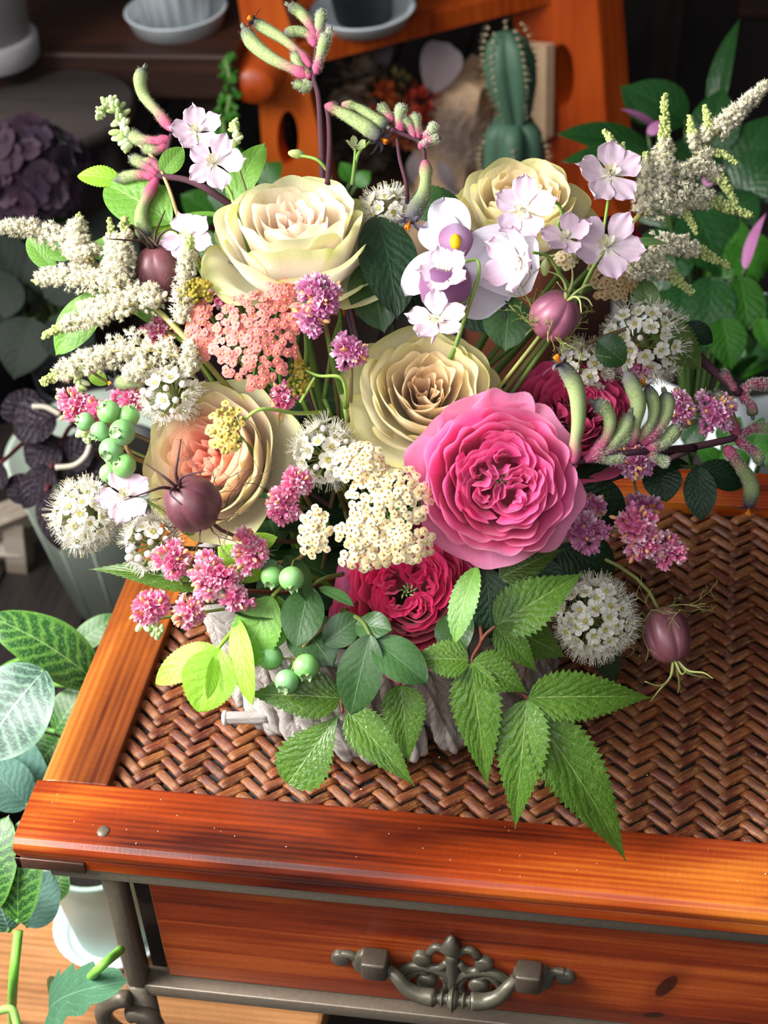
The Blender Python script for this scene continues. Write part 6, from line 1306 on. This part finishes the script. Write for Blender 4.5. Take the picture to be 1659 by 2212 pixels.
# begonia in the pale green bucket
bk = onz(175, 1345, 0.0); bk = np.array([bk[0] + .05, bk[1] + .055, 0])
buc = thing('metal_bucket', 'tall pale green metal bucket on the dark floor at the left', 'bucket', tuple(bk)); V, F = lz(pot_prof(.070, .108, .215, .004, .003), bk, 48); part('bucket_body', MB().add(V, F), cream_m, buc)
for k in range(7):
    a_ = -2.9 + k * .45; V, F = tube([(bk[0] + .0705 * math.cos(a_), bk[1] + .0705 * math.sin(a_), .004), (bk[0] + .107 * math.cos(a_), bk[1] + .107 * math.sin(a_), .210)], .0016, 6); part('seam', MB().add(V, F), simple('seam_metal', hexc('a8b6a6'), .4), buc)
L_bg = leaf_mat('leaf_begonia', hexc('120c12'), hexc('2a1c28'), hexc('7a6a78'), 5, 1.2, .28, .03, .09, .02, 1.0)
beg = plant('begonia', 'dark purple leaved begonia growing out of the green bucket', 'begonia', [(120, 900, 30, 940, .42, 120, L_bg, dict(p=.5, q=.6, arch=.15, d=(-.3, .5, 1))), (130, 960, 55, 1000, .42, 110, L_bg, dict(p=.5, q=.6, arch=.15)), (150, 900, 190, 860, .45, 110, L_bg, dict(p=.5, q=.6, arch=.15)), (110, 1010, 50, 1100, .40, 70, L_bg, dict(p=.5, q=.7)), (100, 1060, 130, 1190, .38, 60, L_bg, dict(p=.5, q=.8, d=(-.4, .3, 1))), (140, 1000, 200, 960, .42, 90, L_bg, dict(p=.5, q=.6)), (60, 900, 20, 850, .45, 90, L_bg, dict(p=.5, q=.6)), (0, 1000, -40, 1060, .42, 90, L_bg, dict(p=.5, q=.6)), (160, 1050, 230, 1000, .42, 80, L_bg, dict(p=.5, q=.6)), (70, 1080, 20, 1030, .42, 70, L_bg, dict(p=.5, q=.6))], (bk[0], bk[1], .10), (.05, .065, .10, blk_m), None, hexc('5c1a24'), .003)
for pts in ([(70, 878, .40), (100, 880, .40), (130, 895, .40)], [(120, 1010, .38), (160, 1005, .38), (185, 985, .38), (195, 960, .38)]): stick(beg, [at(*q) for q in pts], .0025, hexc('b9b0a0'), 'stalk')
# weathered trestle beside it
tr = thing('wooden_trestle', 'weathered pale wooden trestle at the left edge behind the bucket', 'trestle', tuple(onz(20, 1230, 0)))
def beam(a_, b_, w_, nm): 
    V, F = tube([a_, b_], w_, 4); part(nm, MB().add(V, F), pale_w, tr, smooth=False)
yt = onz(30, 1230, 0)[1]; beam(ony(-60, 1150, yt), ony(75, 1095, yt), .020, 'beam'); beam(ony(-60, 1185, yt), ony(55, 1190, yt), .015, 'beam'); beam(ony(35, 1120, yt), ony(45, 1225, yt) * np.array([1, 1, 0]), .018, 'leg'); beam(ony(-90, 1120, yt), ony(-80, 1225, yt) * np.array([1, 1, 0]), .018, 'leg')
bp = onz(30, 870, 0.0); o = thing('black_planter', 'large black planter in the dark at the left edge', 'planter', (bp[0], bp[1], 0)); V, F = lz(pot_prof(.06, .07, .20), (bp[0] - .02, bp[1], 0)); part('pot', MB().add(V, F), blk_m, o)

# calathea at the lower left
def calathea_mat(name, c_dark, c_light, c_vein, n_=9):
    s = NT(name); tc = s.n('ShaderNodeTexCoord'); sp_ = s.n('ShaderNodeSeparateXYZ'); s.l(tc.outputs['UV'], sp_.inputs[0]); u, v = sp_.outputs[0], sp_.outputs[1]; au = s.math('ABSOLUTE', u)
    nz = s.noise(s.coord('UV', (2, 3, 1)), 2.2, 3); q = s.math('MULTIPLY', s.math('SUBTRACT', s.math('ADD', v, s.math('MULTIPLY', nz, .10)), s.math('MULTIPLY', au, .20)), n_); fr = s.math('FRACT', q)
    band = s.math('MULTIPLY', s.math('SUBTRACT', s.math('ABSOLUTE', s.math('SUBTRACT', fr, .5)), .24), 4.0, None, True)
    rimf = s.math('MULTIPLY', s.math('SUBTRACT', au, .78), 7.0, None, True); band = s.math('MAXIMUM', band, s.math('MULTIPLY', rimf, .8))
    c = s.mixc(band, c_dark, c_light); fn_ = s.noise(s.coord('UV', (4, 40, 1)), 2.0, 3); c = s.mixc(s.math('MULTIPLY', s.math('SUBTRACT', fn_, .5), 2.4, None, True), c, c_vein)
    mid = s.math('SUBTRACT', 1.0, s.math('DIVIDE', au, .03), None, True); c = s.mixc(mid, c, c_vein)
    s.set(Base_Color=c, Roughness=.35); nn = s.bump(s.math('ADD', fr, fn_), .25, .001); s.translucent(c, .2, nn); return s.m
CAL = calathea_mat('leaf_calathea', hexc('1f5220'), hexc('5c9038'), hexc('98bc70')); CALS = calathea_mat('leaf_calathea_silver', hexc('2a5240'), hexc('6c9478'), hexc('a6c0ae')); CALB = leaf_mat('leaf_back', hexc('4a786a'), hexc('749c8c'), hexc('93b0a2'), 9, .7, .5, .25, .03, .03, .2)
cbp = onz(60, 2000, .0); CA = dict(p=.55, q=.65, arch=.10, fold=.12, wave=.03)
def ca(**k): d_ = dict(CA); d_.update(k); return d_
plant('calathea', 'striped green calathea with big leaves left of the table', 'houseplant', [
    (215, 1480, -30, 1330, .10, 128, CAL, ca(d=(.1, .6, 1), arch=.14)), (95, 1450, -40, 1640, .06, 190, CALS, ca(d=(-.2, .3, 1))), (120, 1580, 200, 1480, .16, 90, CAL, ca(d=(-.4, .3, 1), tint=.8)), (130, 1600, 60, 1680, .16, 90, CAL, ca(tint=.6)), (90, 1720, -30, 1560, .14, 130, CALB, ca(d=(-.3, .2, 1))), (60, 1740, -40, 1640, .12, 110, CALB, ca()), (40, 1990, 60, 1760, .02, 110, CAL, ca(d=(-.2, .4, 1), tint=1.1)), (-20, 1960, 20, 1760, .02, 110, CAL, ca(d=(-.3, .4, 1))), (20, 2010, -10, 1920, .05, 90, CALS, ca()), (60, 2000, 110, 1880, .08, 100, CALB, ca(d=(.1, .3, 1))), (100, 1940, 145, 1880, .10, 70, CAL, ca(tint=.55)), (20, 1560, -40, 1480, .15, 80, CAL, ca()), (130, 1640, 190, 1590, .18, 70, CAL, ca(tint=.7)), (160, 1400, 260, 1330, .25, 60, CAL, ca(tint=.6))],
    (cbp[0] - .1, cbp[1] + .06, .0), (.08, .1, .16, blk_m), None, hexc('6fa04a'), .003)
# green stalks rising at the very front left
gs = thing('leaf_stalk', 'bright green leaf stalk rising at the lower left edge', 'stalk', tuple(onz(25, 2230, .12)))
stick(gs, [onz(25, 2240, .12), at(28, 2130, .03), at(40, 2010, .02)], .0035, hexc('7fc04a'), 'stalk'); stick(gs, [at(100, 2250, .10), at(165, 2150, .09), at(205, 2100, .09), at(262, 2050, .10)], .0028, hexc('7fc04a'), 'stalk'); stick(gs, [at(-10, 2185, .0), at(25, 2180, .0), at(38, 2215, .0)], .003, hexc('9fd06a'), 'stalk')
# low stool with white pot in saucer
ZP = .20; c = onz(205, 2040, ZP); lt = thing('low_wooden_stool', 'low tan wooden stool under the white pot at the lower left', 'stool', (c[0], c[1], 0))
part('stool_top', MB().add(*box(c[0] - .085, c[0] + .20, c[1] - .12, c[1] + .16, ZP - .022, ZP, .004)), tan_w, lt, smooth=False)
for x in (c[0] - .078, c[0] + .165):
    for y in (c[1] - .112, c[1] + .12): part('leg', MB().add(*box(x, x + .028, y, y + .028, 0, ZP - .022, .002)), tan_w, lt, smooth=False)
cc = onz(252, 2010, ZP); o = obj('saucer', MB().add(*lz([(.001, 0), (.042, 0), (.048, .012), (.050, .014), (.046, .014), (.040, .005), (.001, .005)], (cc[0], cc[1], ZP))).mesh('saucer', white_m)); tag(o, 'white saucer on the low tan stool at the lower left', 'saucer', 'white saucers')
t = thing('pale_green_pot', 'pale mint pot standing in the white saucer at the lower left', 'pot', (cc[0], cc[1], ZP + .005)); V, F = lz(pot_prof(.032, .044, .10), (cc[0], cc[1], ZP + .005)); part('pot', MB().add(V, F), simple('mint_glaze', hexc('b4ccbc'), .4, 0, 30, .04), t); V, F = lz([(.001, .09), (.040, .088)], (cc[0], cc[1], ZP + .005)); part('soil', MB().add(V, F), soil_m, t)
# scalloped leaf plant low in front
plant('scalloped_plant', 'blue green scalloped leaf beside the iron scroll at the bottom left', 'houseplant', [(130, 2230, 275, 2120, .02, 110, leaf_mat('leaf_scallop', hexc('2f5a3c'), hexc('5a8a68'), hexc('8ab090'), 8, .9, .5, .2, .04, .03, .3), dict(teeth=7, td=.16, arch=.1, p=.5, q=.5, d=(-.2, .5, 1)))], tuple(onz(160, 2260, .0)), (.05, .06, .1, blk_m))
# dark iron leg standing at the lower left
il = thing('iron_stand', 'thin dark iron stand leg at the lower left behind the stalk', 'stand', tuple(onz(150, 2300, 0))); a_, b_ = onz(85, 2040, .19), onz(128, 2190, .0)
V, F = tube([a_, b_], .006, 8); part('leg', MB().add(V, F, hexc('1a1612')), M_stem, il); V, F = tube([a_, a_ + np.array([-.12, .02, 0])], .005, 8); part('rail', MB().add(V, F, hexc('1a1612')), M_stem, il); V, F = tube([a_ + np.array([-.12, .02, 0]), b_ + np.array([-.12, .02, 0])], .006, 8); part('leg', MB().add(V, F, hexc('1a1612')), M_stem, il)
# dark cupboard at the back right
cp = thing('dark_cupboard', 'dark brown wooden cupboard at the back right', 'cupboard', (.95, 2.55, 0)); part('cupboard_body', MB().add(*box(.42, 1.9, 2.35, 2.8, 0, 1.5, .004)), dark_w, cp, smooth=False)
for x in (.43, .92, 1.41): part('door', MB().add(*box(x + .01, x + .47, 2.335, 2.35, .05, 1.45, .003)), dark_w, cp, smooth=False)
